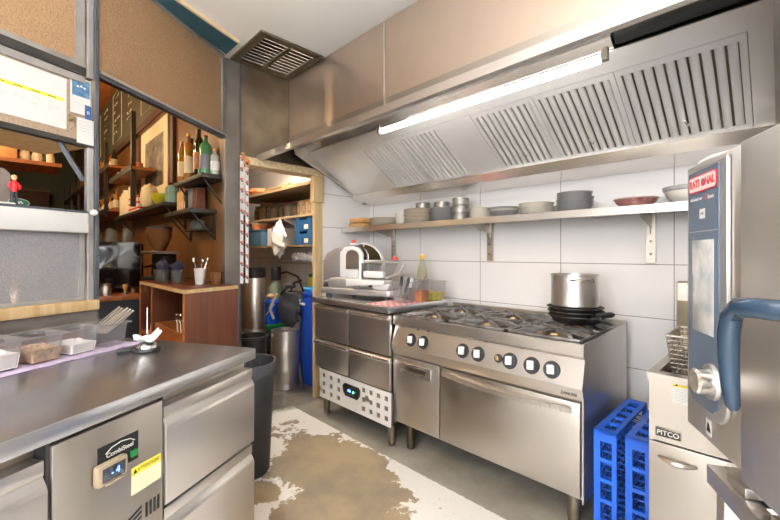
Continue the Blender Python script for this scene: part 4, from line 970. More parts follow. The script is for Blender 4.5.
MB().sph((0, -.001, .112), .0095, (1, 1, 1.15), 12).build('head', 'skin', t); MB().sph((0, .001, .117), .0098, (1, 1, .8), 12).build('hair', 'bookwood', t)
t = thing('oval_sign', 'oval green sign with pale emblem lying behind the hatch ledge', 'sign', wpos(-.262, .05, 1.4455), 113.8)
pe = [(.036 * math.cos(2 * PI * k / 28), .017 + .017 * math.sin(2 * PI * k / 28)) for k in range(28)]
MB().prism(pe, 'y', .0, .004).build('rim', 'silver', t)
MB().prism([(x * .92, .017 + (z - .017) * .86) for x, z in pe], 'y', -.001, -.0001).build('face', 'signgreen', t)
for k in range(5): MB().sph((-.010 + k * .005, -.0012, .017 + (.003 if k % 2 else -.002)), .0035, (1, .06, 1), 8).build('emblem', 'paper', t)
t = thing('menu_board', 'dark grey board with rounded corner leaning behind the hatch opening', 'board', wpos(-.375, .085, 1.4455), 113.8)
MB().prism([(-.20, 0), (.10, 0), (.10, .135), (.08, .155), (-.20, .155)], 'y', 0, .008).build('board', 'boardgrey', t)
for k in range(4): MB().box(-.08, .02 + .02 * (k % 2), -.001, -.0002, .105 - k * .018, .1065 - k * .018).build('print_line', 'label', t)
t = thing('pen', 'blue and white pen lying on the roller box', 'pen', wpos(-.33, -.005, 1.4495), 113.8)
MB().cyl((-.05, 0, 0), (.03, 0, 0), .0042, n=8).build('barrel', 'white', t); MB().cyl((-.09, 0, 0), (-.0505, 0, 0), .0044, n=8).build('cap', 'blue', t)
t = thing('clip_lamp', 'white round knob fixed at the end of the roller box', 'knob', wpos(-.03, -.034, 1.44), 113.8)
MB().lathe([(0, 0), (.012, 0), (.014, .01), (.010, .02), (0, .022)], n=16, mat=Matrix.Rotation(math.radians(90), 4, 'X')).build('knob', 'white', t)
t = thing('light_strip', 'white light strip lying on the timber sill behind the frosted pane', 'light', wpos(-.38, .17, 1.0405), 113.8)
MB().box(-.30, .30, -.014, .014, 0, .012).build('base', 'whitemetal', t); MB().box(-.29, .29, -.011, .011, .0125, .028, .003).build('diffuser', 'striplamp', t)
# blurred stack behind the frosted pane
for k, (x, h_, w_) in enumerate(((-.34, .16, .10), (-.20, .18, .12))):
    t = thing('paper_bag', ['left', 'right'][k] + ' kraft paper bag blurred behind the frosted hatch pane', 'bag', wpos(x, .085, 1.0405), 113.8)
    MB().prism([(-w_ / 2, 0), (w_ / 2, 0), (w_ / 2 * 1.03, h_ * .8), (w_ / 2 * .86, h_), (0, h_ * .93), (-w_ / 2 * .86, h_), (-w_ / 2 * 1.03, h_ * .8)], 'y', -.04, .04, .004).build('body', 'bookwood', t)

# ------------------------------------------------------------------ peg rails and giraffe on the pantry post
for k, (y, nm) in enumerate(((1.252, 'left'), (1.292, 'right'))):
    t = thing('peg_rail', nm + ' white strip of red tipped hooks on the post by the pantry', 'hook rail', (-2.855, y, 1.0), 0, 'hook rails by the pantry')
    MB().box(-.003, .003, -.012, .012, .03, .985 - .03 * k).build('strip', 'white', t)
    for q in range(12):
        z = .09 + q * .078 - .02 * k
        pg = MB().tube([(.0031, 0, z), (.02, -.004, z - .004), (.03, -.012, z + .01)], .0045, 6).build('peg', 'black', t)
        MB().sph((.0335, -.015, z + .014), .0105, n=10).build('ball', 'pegred', pg)
t = thing('giraffe_cutout', 'small painted wooden giraffe fixed at the top of the hook rails', 'ornament', (-2.835, 1.262, 1.955), 90)
MB().prism([(-.022, .045), (-.03, .04), (-.026, .034), (-.012, .034), (-.006, .012), (.0, -.01), (.002, -.055), (.012, -.055), (.013, -.02), (.028, -.022), (.03, -.055), (.04, -.055), (.042, -.01), (.036, .002), (.014, .008), (.002, .042), (-.004, .052), (-.01, .05)], 'y', -.006, .006, .0015).build('body', 'giraffe', t)

# ------------------------------------------------------------------ wooden side cabinet by the partition
cb = thing('side_cabinet', 'open brown wooden cabinet with pale edges beyond the prep counter', 'cabinet', (-3.1, .97, 0))
CX0, CX1, CYF, CYB = -3.70, -2.585, .775, 1.172
MB().prism([(CX0, CYF), (CX1, CYF), (-2.735, CYB), (CX0, CYB)], 'z', 1.004, 1.03, .002).build('top', 'walnut', cb, True)
MB().prism([(CX1 - .003, CYF + .004), (CX1 - .022, CYF + .004), (-2.757, CYB), (-2.738, CYB)], 'z', .02, 1.0035).build('side_panel', 'walnut', cb, True)
MB().box(CX0, CX0 + .02, CYF + .004, CYB, .02, 1.0035).build('side_panel', 'walnut', cb, True)
MB().box(-3.35, -3.332, CYF + .004, CYB, .64, 1.0035).build('divider', 'walnut', cb, True)
MB().box(CX0 + .0205, -2.80, CYB - .012, CYB, .02, 1.0035).build('back_panel', 'brownwall', cb, True)
MB().prism([(CX0 + .0205, CYF + .004), (CX1 - .0235, CYF + .004), (-2.75, CYB - .013), (CX0 + .0205, CYB - .013)], 'z', .612, .632).build('shelf', 'orangewood', cb, True)
MB().prism([(CX0 + .0205, CYF + .02), (CX1 - .0235, CYF + .02), (-2.75, CYB - .013), (CX0 + .0205, CYB - .013)], 'z', .08, .1).build('shelf', 'walnut', cb, True)
for (xa, xb, z0, z1) in ((CX0, CX0 + .02, .02, 1.003), (CX1 - .022, CX1 - .003, .02, 1.003), (-3.35, -3.332, .64, 1.003)): MB().box(xa, xb, CYF - .003, CYF + .0035, z0, z1).build('edge_band', 'orangewood', cb, True)
MB().box(CX0, CX1, CYF - .003, CYF - .0003, 1.005, 1.029).build('edge_band', 'pine', cb, True)
MB().prism([(CX1 + .0005, CYF), (CX1 + .0035, CYF), (-2.731, CYB), (-2.734, CYB)], 'z', 1.005, 1.029).build('edge_band', 'pine', cb, True)
t = thing('wooden_crate', 'orange wooden box of whisks on the cabinet shelf', 'box', (-3.025, .84, .633))
for q in ((-.28, .28, -.05, -.038, 0, .105), (-.28, .28, .15, .162, 0, .105), (-.28, -.268, -.0379, .1499, 0, .105), (.268, .28, -.0379, .1499, 0, .105)): MB().box(*q).build('side', 'orangewood', t)
MB().box(-.267, .267, -.0375, .1495, 0, .01).build('base', 'orangewood', t)
for k in range(4):
    t = thing('whisk', ['leftmost', 'second', 'third', 'rightmost'][k] + ' steel whisk leaning in the orange wooden box', 'whisk', (-3.06 + .075 * k, .87, .656), 0, 'whisks in the cabinet')
    MB().tube([(.02, 0, 0), (-.06, .02, .09)], .006, 6).build('handle', 'steel', t)
    b = MB()
    for q in range(4):
        a_ = PI * q / 4; b.tube([Vector((-.06, .02, .09)) + Vector((-.06 * u, .015 * u + .022 * math.sin(PI * u) * math.cos(a_), .07 * u + .022 * math.sin(PI * u) * math.sin(a_))) for u in [i / 6 for i in range(7)]], .0012, 4)
    b.build('wires', 'chrome', t)
t = thing('paper_stack', 'small white pad on the shelf in the left bay of the cabinet', 'pad', (-3.43, .84, .633)); MB().box(-.06, .04, -.04, .10, 0, .07, .003).build('pad', 'label', t)
# on the cabinet: napkin glasses, white cup of spoons, grinder
for k, (x, y) in enumerate(((-3.50, .87), (-3.33, .85), (-3.17, .90))):
    t = thing('glass', ['left', 'middle', 'right'][k] + ' clear glass on the cabinet holding a navy napkin', 'glass', (x, y, 1.0305), 0, 'glasses with napkins')
    MB().lathe([(0, 0), (.032, 0), (.042, .10), (.039, .10), (.03, .006), (0, .006)], n=20).build('glass', 'clearglass', t)
    n_ = thing('napkin', ['left', 'middle', 'right'][k] + ' navy napkin folded fan-wise in a glass on the cabinet', 'napkin', (x, y, 1.0385), 15 * k, 'napkins in glasses')
    b = MB()
    for q in range(3): b.poly([(-.010 + .004 * q, -.008 + .008 * q, .004), (.008 + .003 * q, -.008 + .008 * q, .004), (.028, -.012 + .012 * q, .09), (.06, -.02 + .014 * q, .125), (.01, -.016 + .012 * q, .15 + .01 * q), (-.056, -.02 + .014 * q, .13), (-.026, -.012 + .012 * q, .09)])
    o = b.build('cloth', 'navy', n_); o.modifiers.new('thickness', 'SOLIDIFY').thickness = .003
t = thing('cutlery_cup', 'white cup holding teaspoons on the cabinet', 'cup', (-2.985, 1.0, 1.0305))
MB().lathe([(0, 0), (.03, 0), (.041, .115), (.038, .115), (.028, .005), (0, .005)], n=24).build('cup', 'white', t)
for k in range(5):
    a_ = 2 * PI * k / 5; s_ = thing('teaspoon', ['front', 'right', 'rear', 'left', 'middle'][k] + ' teaspoon standing in the white cup on the cabinet', 'spoon', (-2.985, 1.0, 1.042), 0, 'teaspoons in the cup')
    p1 = Vector((.034 * math.cos(a_), .034 * math.sin(a_), .115)); p2 = Vector((.055 * math.cos(a_), .05 * math.sin(a_), .16 + .01 * (k % 2)))
    MB().tube([(.01 * math.cos(a_), .01 * math.sin(a_), 0), p1 * .85, p2], .002, 6).build('handle', 'chrome', s_); MB().sph(p2, .009, (1, 1, 1.5), 8).build('bowl', 'chrome', s_)
t = thing('tumbler', 'brown tinted glass beside the cup of teaspoons', 'glass', (-2.86, 1.07, 1.0305)); MB().lathe([(0, 0), (.034, 0), (.04, .09), (.037, .09), (.031, .006), (0, .006)], n=20).build('glass', 'amberhop', t)
gr = thing('coffee_grinder', 'coffee grinder with an amber bean hopper behind the napkin glasses', 'coffee grinder', (-3.76, .93, 1.0305), 20)
MB().box(-.09, .09, -.10, .12, 0, .03, .006).build('base', 'black', gr)
MB().prism([(-.085, .0305), (.085, .0305), (.075, .22), (-.075, .22)], 'y', -.02, .11, .012).build('body', 'blackgloss', gr)
MB().box(-.105, .105, -.09, .115, .2205, .245, .006).build('tray', 'steel', gr)
MB().tube([(0, -.06, .13), (0, -.08, .12), (0, -.13, .11)], .010, 8).build('fork', 'chrome', gr)
MB().lathe([(.045, .2455), (.05, .26), (.095, .35), (.10, .43), (.095, .432), (.09, .35), (.045, .262)], n=28).build('hopper', 'amberhop', gr)
MB().lathe([(0, .262), (.042, .262), (.082, .34), (0, .35)], n=24).build('beans', 'brownglass', gr)
MB().lathe([(0, .4325), (.104, .4325), (.1, .45), (.02, .458), (0, .458)], n=28).build('hopper_lid', 'black', gr)

# ------------------------------------------------------------------ bar counter, espresso machine
bc = thing('bar_counter', 'bar counter with a wooden top below the espresso machine', 'counter', (-5.2, .85, 0))
MB().box(-6.8, -4.05, .50, 1.175, .845, .89, .004).build('top', 'orangewood', bc, True)
MB().box(-6.8, -4.09, .54, 1.17, 0, .8445).build('base', 'slate', bc, True)
es = thing('espresso_machine', 'large black espresso machine on the bar counter', 'coffee machine', (-4.62, .72, .8905), -14)
MB().box(-.36, .36, .02, .25, .06, .46, .012).build('housing', 'blackgloss', es)
MB().box(-.36, .36, -.24, .0195, .06, .13, .012).build('drip_tray', 'blackgloss', es)
MB().prism([(.0195, .30), (-.2, .31), (-.25, .36), (-.23, .45), (.0195, .46)], 'x', -.36, .36, .01).build('group_housing', 'blackgloss', es)
for x in (-.372, .3605): MB().prism([(-.25, .05), (.26, .05), (.26, .47), (-.24, .47), (-.27, .36), (-.14, .28), (-.14, .16), (-.25, .14)], 'x', x, x + .0115, .002).build('side_panel', 'blackgloss', es)
for q in ((-.3, -.18), (.3, -.18), (-.3, .2), (.3, .2)): MB().cyl((q[0], q[1], 0), (q[0], q[1], .06), .025, n=12).build('foot', 'chrome', es)
MB().tube([(-.3, -.2, .36), (-.3, -.27, .28), (-.28, -.28, .18)], .008, 8).build('steam_wand', 'chrome', es)
MB().box(-.33, .33, -.2, .22, .462, .468, .002).build('cup_tray', 'steel', es)
for k in range(2):
    MB().cyl((-.16 + .3 * k, -.14, .30), (-.16 + .3 * k, -.14, .24), .035, n=18).build('group_head', 'chrome', es); MB().cyl((-.16 + .3 * k, -.17, .23), (-.16 + .3 * k, -.30, .215), .014, n=10).build('portafilter', 'chrome', es)
k = 0
for i in range(6):
    for j in range(3):
        x, y = -.25 + i * .10, -.12 + j * .13; p = Matrix.Translation(es.location) @ Matrix.Rotation(math.radians(-14), 4, 'Z') @ Vector((x, y, .4685))
        t = thing('glass', 'upturned clear glass standing on the black espresso machine', 'glass', p, 0, 'glasses on the espresso machine')
        MB().lathe([(.026, 0), (.03, 0), (.024, .11 + .02 * ((i + j) % 2)), (0, .115 + .02 * ((i + j) % 2))], n=14).build('glass', 'clearglass', t)
t = thing('milk_jug', 'steel milk jug on the wooden bar counter', 'jug', (-4.125, .61, .8905)); MB().lathe([(0, 0), (.042, 0), (.044, .05), (.034, .085), (.039, .10), (.036, .10), (.03, .08), (.04, .05), (0, .004)], n=24).build('body', 'steel', t); MB().tube([(-.04, 0, .075), (-.07, 0, .07), (-.068, 0, .03), (-.043, 0, .025)], .005, 8).build('handle', 'steel', t)
t = thing('tamper', 'coffee tamper with a light wooden knob on the bar counter', 'tamper', (-4.11, .75, .8905)); MB().lathe([(0, 0), (.03, 0), (.03, .02), (.01, .028), (.01, .03), (0, .03)], n=20).build('base', 'chrome', t); MB().lathe([(.01, .0305), (.016, .05), (.022, .075), (.018, .09), (0, .094)], n=18).build('knob', 'bookwood', t)
t = thing('pot', 'small copper coloured pot at the left end of the bar counter', 'pot', (-4.12, .525, .8905)); MB().lathe([(0, 0), (.03, 0), (.032, .055), (.03, .06), (.028, .055), (0, .004)], n=20).build('body', 'brass', t)

# ------------------------------------------------------------------ bar wall: picture, chalkboard, shelves
pf = thing('framed_picture', 'large framed grey photograph with a wide white mat on the brown wall', 'picture', (-4.9, 1.16, 2.25))
for q in ((-.62, .62, -.02, .019, -.46, -.43), (-.62, .62, -.02, .019, .43, .46), (-.62, -.585, -.02, .019, -.4299, .4299), (.585, .62, -.02, .019, -.4299, .4299)): MB().box(*q).build('frame', 'darkwood', pf)
MB().box(-.584, .584, .0, .018, -.4299, .4299).build('mat', 'label', pf)
MB().box(-.37, .37, -.002, -.0002, -.27, .28).build('print', M('grey_photograph', '#8d8474', .5, noise=(9, '#2e2822')), pf)
cbd = thing('chalkboard', 'long greenish chalkboard with faint chalk writing above the picture', 'chalkboard', (-6.5, 1.15, 3.2))
MB().box(-2.7, 2.45, 0, .028, -.40, .48).build('board', 'chalk', cbd)
MB().box(-2.7, 2.45, -.012, .028, -.48, -.401).build('ledge', 'brownwall', cbd)
for k in range(5):
    x0 = -2.3 + k * .86
    if k % 2 == 0: MB().tube([(x0 - .05, -.004, -.3), (x0 + .55, -.004, -.3), (x0 + .55, -.004, .42), (x0 - .05, -.004, .42)], .004, 4, True).build('chalk_frame', 'chalkline', cbd)
    for r_ in range(6):
        z0 = .34 - r_ * .1 + random.uniform(-.02, .02); xs_ = x0 + random.uniform(0, .12)
        for wd in range(random.randint(1, 3)):
            n_ = random.randint(2, 5)
            MB().tube([(xs_ + .022 * q, -.003, z0 + random.uniform(-.02, .02)) for q in range(n_ + 1)], .0035, 4).build('chalk_stroke', 'chalkline', cbd)
            xs_ += .022 * n_ + .05
t = thing('wall_post', 'dark narrow timber post on the wall right of the framed picture', 'post', (-4.22, 1.155, 0)); MB().box(-.05, .05, -.01, .02, 1.95, 2.70).build('post', 'brownwall', t)
def bracket_shelf(label, x0, x1, yf, z, mat='darkframe', th=.035):
    t = thing('bracket_shelf', label, 'shelf', ((x0 + x1) / 2, 1.1, z)); h = (x1 - x0) / 2
    MB().box(-h, h, yf - 1.1, .077, -th, 0, .003).build('board', mat, t)
    for x in (-h + .06, h - .03): MB().box(x - .012, x + .012, .065, .077, -.24, -th - .0005).tube([(x, .065, -.22), (x, yf - 1.07, -th - .006)], .007, 6).build('bracket', 'darkframe', t)
    return t
bracket_shelf('dark bracket shelf of liquor bottles on the brown wall', -3.60, -2.96, 1.0, 1.842)
bracket_shelf('lower dark bracket shelf of wooden boxes under the bottles', -3.80, -3.14, .98, 1.60)
bracket_shelf('dark shelf of cups and a teapot under the framed picture', -6.0, -3.86, .98, 1.715)
def bottle(label, x, y, z, r, h, gm, cap='black', lab=True, nk=.35, grp='bottles on the bracket shelf', first={}):
    t = thing('liquor_bottle', label, 'bottle', (x, y, z), 0, grp)
    MB().lathe([(0, 0), (r * .95, 0), (r, .008), (r, h * (1 - nk)), (r * .8, h * (1 - nk * .75)), (r * .36, h * (1 - nk * .5)), (r * .34, h * .95), (0, h * .95)], n=16).build('body', gm, t)
    MB().lathe([(0, h * .9505), (r * .4, h * .9505), (r * .4, h), (0, h)], n=12).build('cap', cap, t)
    if lab: MB().lathe([(r * 1.012, h * .15), (r * 1.02, h * .16), (r * 1.02, h * .5), (r * 1.012, h * .51)], n=16).build('label_band', lab if isinstance(lab, str) else 'label', t)
zb = 1.8425
for (lab, x, y, r, h, gm, cp_, lb) in (('amber bottle with a gold cap at the left of the bottle shelf', -3.56, 1.05, .034, .35, 'amberglass', 'bookwood', True), ('brown bottle with dark cap second on the bottle shelf', -3.48, 1.10, .032, .37, 'brownglass', 'black', True), ('amber bottle with pale label third on the bottle shelf', -3.395, 1.05, .034, .38, 'amberglass', 'yellowcap', True),
    ('wine bottle with red foil and white label on the bottle shelf', -3.30, 1.09, .034, .38, 'darkglass', 'redfoil', 'paper'), ('dark green wine bottle in the middle of the bottle shelf', -3.18, 1.06, .036, .37, 'darkglass', 'darkglass', 'orangewood'), ('stout square-shouldered gin bottle with grey label and green top', -3.075, 1.07, .045, .30, 'greenglass', 'redfoil', 'greybook'), ('short clear bottle with yellow cap at the right of the shelf', -2.995, 1.11, .032, .19, 'paleglass', 'yellowcap', 'paper')):
    bottle(lab, x, y, zb, r, h, gm, cp_, lb, .3)
for k, (x, w_, h_, mt_) in enumerate(((-3.74, .05, .2, 'bookwood'), (-3.68, .05, .19, 'bookwood'), (-3.62, .05, .2, 'bookwood'), (-3.56, .05, .195, 'black'))):
    t = thing('box_file', ['leftmost pale wooden box', 'second pale wooden box', 'third pale wooden box', 'narrow dark box'][k] + ' on the lower bracket shelf', 'box', (x - .037, 1.08, 1.6005), 0, 'boxes on the lower shelf'); MB().box(-w_ / 2, w_ / 2, 0, .095, 0, h_, .002).build('case', mt_, t); MB().box(-.012, .012, -.0015, -.0002, .04, .1).build('spine_label', 'label', t)
t = thing('binder', 'wide grey binder right of the wooden boxes on the lower shelf', 'binder', (-3.40, 1.08, 1.6005)); MB().box(-.11, .0, 0, .075, 0, .195, .003).build('cover', 'greybook', t); MB().box(.0005, .09, .005, .07, 0.0, .185).build('pages', 'walnut', t)
# cups and pots on the cup shelf
zc = 1.7155
t = thing('teapot', 'cream lidded teapot on the cup shelf under the picture', 'teapot', (-4.43, 1.01, zc)); MB().lathe([(0, 0), (.06, 0), (.08, .05), (.078, .13), (.065, .19), (.052, .2), (0, .2)], n=28).build('body', 'cream', t); MB().lathe([(0, .2005), (.056, .2005), (.05, .212), (.012, .222), (.014, .232), (0, .236)], n=24).build('lid', 'cream', t); MB().tube([(.078, 0, .06), (.105, 0, .10), (.12, 0, .15)], [.015, .011, .009], 8).build('spout', 'cream', t)
t = thing('yellow_green_cup', 'yellow green bowl-shaped cup beside the teapot', 'cup', (-4.15, 1.05, zc)); MB().lathe([(0, 0), (.05, 0), (.085, .05), (.09, .10), (.085, .10), (.05, .01), (0, .01)], n=24).build('cup', 'lime', t); MB().tube([(-.085, 0, .08), (-.10, 0, .07), (-.098, 0, .04), (-.08, 0, .035)], .008, 8).build('handle', 'lime', t)
for k, (x, z) in enumerate(((-3.995, 0), (-3.90, 0), (-3.995, .0765), (-3.90, .0765))):
    t = thing('mug', ['lower left', 'lower right', 'upper left', 'upper right'][k] + ' pale teal mug of the four stacked on the cup shelf', 'mug', (x, 1.08, zc + z), 0, 'teal mugs'); MB().lathe([(0, 0), (.036, 0), (.044, .02), (.044, .075), (.04, .075), (.036, .006), (0, .006)], n=20).build('mug', 'tealcup', t); MB().tube([(.043, -.0, .06), (.03, -.05, .055), (.03, -.05, .025), (.03, -.03, .02)], .005, 6).build('handle', 'tealcup', t) if False else None
for k in range(5):
    t = thing('glass_stack', ['leftmost', 'second', 'third', 'fourth', 'rightmost'][k] + ' red and white patterned glass on the cup shelf left of the teapot', 'glass', (-5.32 + .095 * k, 1.04, zc), 0, 'red patterned glasses'); MB().lathe([(0, 0), (.032, 0), (.038, .17), (.035, .17), (.029, .006), (0, .006)], n=16).build('glass', 'offwhite', t)
    b = MB(); 
    for z in (.03, .09, .15): b.lathe([(.0385, z), (.0395, z + .003), (.0395, z + .018), (.0385, z + .02)], n=16)
    b.build('red_band', 'redknob', t)
for k in range(6):
    t = thing('cup_tower', ['first', 'second', 'third', 'fourth', 'fifth', 'sixth'][k] + ' tall cream paper roll from the left on the cup shelf', 'roll', (-5.93 + .1 * k, 1.06, zc), 0, 'cream rolls on the cup shelf'); MB().lathe([(0, 0), (.04, 0), (.04, .26 + .03 * (k % 3)), (.012, .26 + .03 * (k % 3)), (.012, .2), (0, .2)], n=16).build('roll', 'label', t)
for k in range(4):
    t = thing('hanging_cup', ['leftmost', 'second', 'third', 'rightmost'][k] + ' clear cup standing under the lower bracket shelf', 'cup', (-3.52 + .075 * k, 1.12, 1.4505), 0, 'cups under the lower shelf'); MB().lathe([(0, 0), (.022, 0), (.03, .07), (.028, .07), (.02, .004), (0, .004)], n=14).build('cup', 'clearglass', t)
t = thing('bracket_shelf', 'thin low shelf of clear cups under the box shelf', 'shelf', (-3.4, 1.12, 1.45)); MB().box(-.17, .17, -.05, .057, -.012, 0).build('board', 'darkframe', t)
# steel and timber rack of bottles along the wall
rk = thing('bottle_rack', 'tall dark steel rack with wooden shelves along the bar wall', 'rack', (-6.3, 1.0, 1.6))
for x in (-11.4, -10.3, -9.2, -8.2, -7.3, -6.4, -4.83): MB().box(x - .03, x + .03, .93, .97, 1.75, 2.75).build('upright', 'darkframe', rk, True)
for z, xa, xb in ((1.80, -11.5, -6.06), (2.14, -5.98, -4.78), (2.37, -11.5, -6.1)):
    MB().box(xa, xb, .93, 1.14, z, z + .03).build('shelf_board', 'orangewood', rk, True); MB().box(xa, xb, .921, .9295, z - .01, z + .05).build('shelf_rail', 'darkframe', rk, True)
n_ = 0
for (z, xa, cnt) in ((1.8305, -11.25, 34), (2.4005, -11.25, 33)):
    for k in range(cnt):
        x = xa + k * .15
        
        gm = random.choice(['amberglass', 'brownglass', 'darkglass', 'amberglass'])
        bottle({'amberglass': 'amber', 'brownglass': 'brown', 'darkglass': 'dark green'}[gm] + ' bottle on the ' + ('lower' if z < 2 else 'upper') + ' shelf of the dark rack', x, 1.05, z, .036, random.uniform(.25, .29), gm, random.choice(['black', 'redfoil', 'bookwood']), True, .35, gm + ' bottles on the rack')
for (x, nm) in ((-5.85, 'left'), (-5.6, 'middle'), (-5.1, 'right')):
    t = thing('storage_tin', nm + ' small orange tin on the upper rack shelf', 'tin', (x, 1.04, 2.1705)); MB().lathe([(0, 0), (.06, 0), (.06, .09), (.055, .1), (0, .1)], n=20).build('body', 'foodorange', t)
# hanging shelf with boxes seen through the hatch
hs = thing('hanging_shelf', 'wooden shelf hung from the bar ceiling behind the hatch', 'shelf', (-6.0, -.2, 2.24))
MB().box(-.30, .30, -1.6, .64, -.02, .02).build('board', 'orangewood', hs)
for q in ((-.28, -1.5), (-.28, .5), (.28, -1.5), (.28, .5)): MB().cyl((q[0], q[1], .02), (q[0], q[1], 1.459), .01, n=8).build('hanger', 'darkframe', hs)
for k in range(5):
    t = thing('cardboard_box', ['nearest to the green wall', 'second', 'middle', 'fourth', 'last'][k] + ' pale box on the hanging wooden shelf', 'box', (-5.95, -.85 + k * .21, 2.2605), 0, 'boxes on the hanging shelf'); MB().box(-.12, .12, -.09, .09, 0, .22 + .03 * (k % 2), .004).build('carton', 'bookwood', t)
for k in range(3):
    t = thing('hanging_mug', ['left', 'middle', 'right'][k] + ' pale jug at the end of the hanging shelf', 'jug', (-5.95, .14 + k * .105, 2.2605), 0, 'jugs on the hanging shelf'); MB().lathe([(0, 0), (.04, 0), (.05, .08), (.035, .16), (.045, .2), (.04, .2), (0, .01)], n=18).build('jug', 'label', t)
# brown panel furniture at the green end wall
t = thing('tall_cupboard', 'dark brown cupboard against the green end wall of the bar', 'cupboard', (-11.65, .1, 0)); MB().box(-.3, .3, -.6, .56, 0, 2.66).build('carcass', 'brownwall', t)
for s_ in (-1, 1): MB().box(.3005, .315, -.02 + s_ * .285 - .28, -.02 + s_ * .285 + .28, .05, 2.60, .004).build('door', 'brownwall', t)
# ------------------------------------------------------------------ pantry
ps = thing('pantry_shelf', 'long pale shelf of preserve jars in the pantry', 'shelf', (-3.9, 2.35, 1.655)); MB().box(-.95, .9, -.2, .19, -.02, 0).build('board', 'pine_h', ps)
for x in (-.945, .0, .85): MB().prism([(-.19, -.0205), (.19, -.0205), (.19, -.18)], 'x', x, x + .01).build('bracket', 'whitemetal', ps)
ps = thing('pantry_shelf', 'middle pantry shelf carrying the blue crates', 'shelf', (-3.9, 2.35, 1.345)); MB().box(-.95, .9, -.2, .19, -.02, 0).build('board', 'ply', ps)
ps = thing('pantry_shelf', 'lowest pantry shelf of white bags over the gas bottle', 'shelf', (-3.45, 2.35, 1.165)); MB().box(-.5, .45, -.2, .19, -.018, 0).build('board', 'steel_dull', ps)
for k in range(4): MB().cyl((-.45 + .28 * k, -.18, -.0185), (-.45 + .28 * k, .18, -.0185), .004, n=6).build('wire', 'steel_old', ps)
ps = thing('pantry_shelf', 'uppermost pantry shelf of old plywood boards', 'shelf', (-3.9, 2.35, 1.93)); MB().box(-.95, .9, -.35, .19, -.03, 0).build('board', 'ply', ps)
for (x, r_) in ((-.55, 4), (.1, -3), (.5, 6)):
    o = MB().box(-.28, .28, -.28, .12, 0, .018).build('plywood_sheet', 'ply'); o.location = (-3.9 + x, 2.32, 1.931 + .0005); o.rotation_euler = (0, 0, math.radians(r_)); tag(o, {4: 'left', -3: 'middle', 6: 'right'}[r_] + ' loose plywood board on the top pantry shelf', 'board', 'boards on the top shelf')
    if r_ == -3: o.location.z += .019
o = MB().box(-.5, .5, -.01, .01, 0, .20).build('foam_panel', 'white'); o.location = (-4.0, 2.45, 1.975); o.rotation_euler = (math.radians(0), 0, 0); tag(o, 'pale panel standing on edge at the top of the pantry', 'panel')
o = MB().lathe([(0, 0), (.08, 0), (.13, .05), (.12, .09), (.0, .10)], n=20).build('food_sack', 'foodorange'); o.location = (-4.55, 2.22, 1.9505 + .0); tag(o, 'orange red packet lying at the left of the top pantry shelf', 'packet')
kinds = [('dark preserve', 'goo', .05, .17), ('olive green preserve', 'yellowfood', .06, .2), ('black preserve', 'brownglass', .045, .19), ('pale labelled preserve', 'label', .055, .17), ('brown preserve', 'goo', .05, .16), ('pale preserve', 'label', .05, .15), ('reddish preserve', 'foodorange', .045, .14)]
pos_w = ['at the left end', 'second from left', 'third from left', 'fourth from left', 'fifth from left', 'sixth from left', 'seventh from left']
for k, (nm, mt_, r, h) in enumerate(kinds):
    t = thing('preserve_jar', nm + ' jar ' + pos_w[k] + ' of the pantry jar shelf', 'jar', (-4.62 + .145 * k, 2.24, 1.6555), 0, 'preserve jars in the pantry')
    MB().lathe([(0, 0), (r, 0), (r, h * .8), (r * .75, h * .9), (r * .75, h), (r * .72, h), (r * .72, h * .9)], n=18).build('jar', 'jar', t); MB().lathe([(0, .004), (r * .93, .004), (r * .93, h * .72), (0, h * .72)], n=18).build('contents', mt_, t); MB().lathe([(0, h * 1.001), (r * .82, h * 1.001), (r * .82, h * 1.09), (0, h * 1.09)], n=18).build('lid', ['black', 'steel_old', 'redfoil'][k % 3], t)
for k in range(6):
    t = thing('carton', ['leftmost', 'second', 'third', 'fourth', 'fifth', 'rightmost'][k] + ' tan carton standing at the right of the jar shelf', 'carton', (-3.57 + .052 * k, 2.24, 1.6555), 0, 'cartons on the jar shelf'); MB().box(-.024, .024, -.07, .07, 0, .125 + .012 * (k % 3), .002).build('carton', ['bookwood', 'label'][k % 2], t); MB().box(-.015, .015, -.0712, -.0702, .03, .09).build('front_print', 'label', t)
def crate(label, loc, h, w_=.31, d_=.3):
    t = thing('folding_crate', label, 'crate', loc, 0, 'blue crates in the pantry'); x = w_ / 2
    MB().box(-x, x, -d_ / 2, d_ / 2, 0, .008).build('base', 'blue_crate', t)
    b = MB().grid([-x, -x + .02, -.07, .07, x - .02, x], [.0081, .03, h * .55, h * .8, h], {(2, 3)}, -d_ / 2, -d_ / 2 + .01); b.build('front', 'blue_crate', t)
    MB().box(-x, x, d_ / 2 - .01, d_ / 2, .0081, h).build('rear', 'blue_crate', t)
    for s_ in (-1, 1): MB().box(s_ * x - (.01 if s_ > 0 else 0), s_ * x + (0 if s_ > 0 else .01), -d_ / 2 + .0101, d_ / 2 - .0101, .0081, h).build('side', 'blue_crate', t)
    MB().box(-x + .03, -.02, -d_ / 2 - .004, -d_ / 2 - .0005, .02, h * .5).build('rib_panel', 'blue_crate', t); MB().box(.02, .09, -d_ / 2 - .004, -d_ / 2 - .0005, .02, h * .45).build('label', 'label', t)
    return t
crate('lower dark blue crate with a paper tag on the middle pantry shelf', (-3.46, 2.31, 1.3455), .14); crate('upper dark blue crate with a paper tag on the middle pantry shelf', (-3.46, 2.31, 1.4865), .14)
t = thing('box', 'slate blue plastic box at the left of the middle pantry shelf', 'box', (-4.58, 2.30, 1.3455)); MB().box(-.24, .2, -.14, .15, 0, .18, .01).build('body', 'blue_pale', t); MB().box(-.25, .21, -.15, .16, .1805, .2, .005).build('lid', 'blue_pale', t)
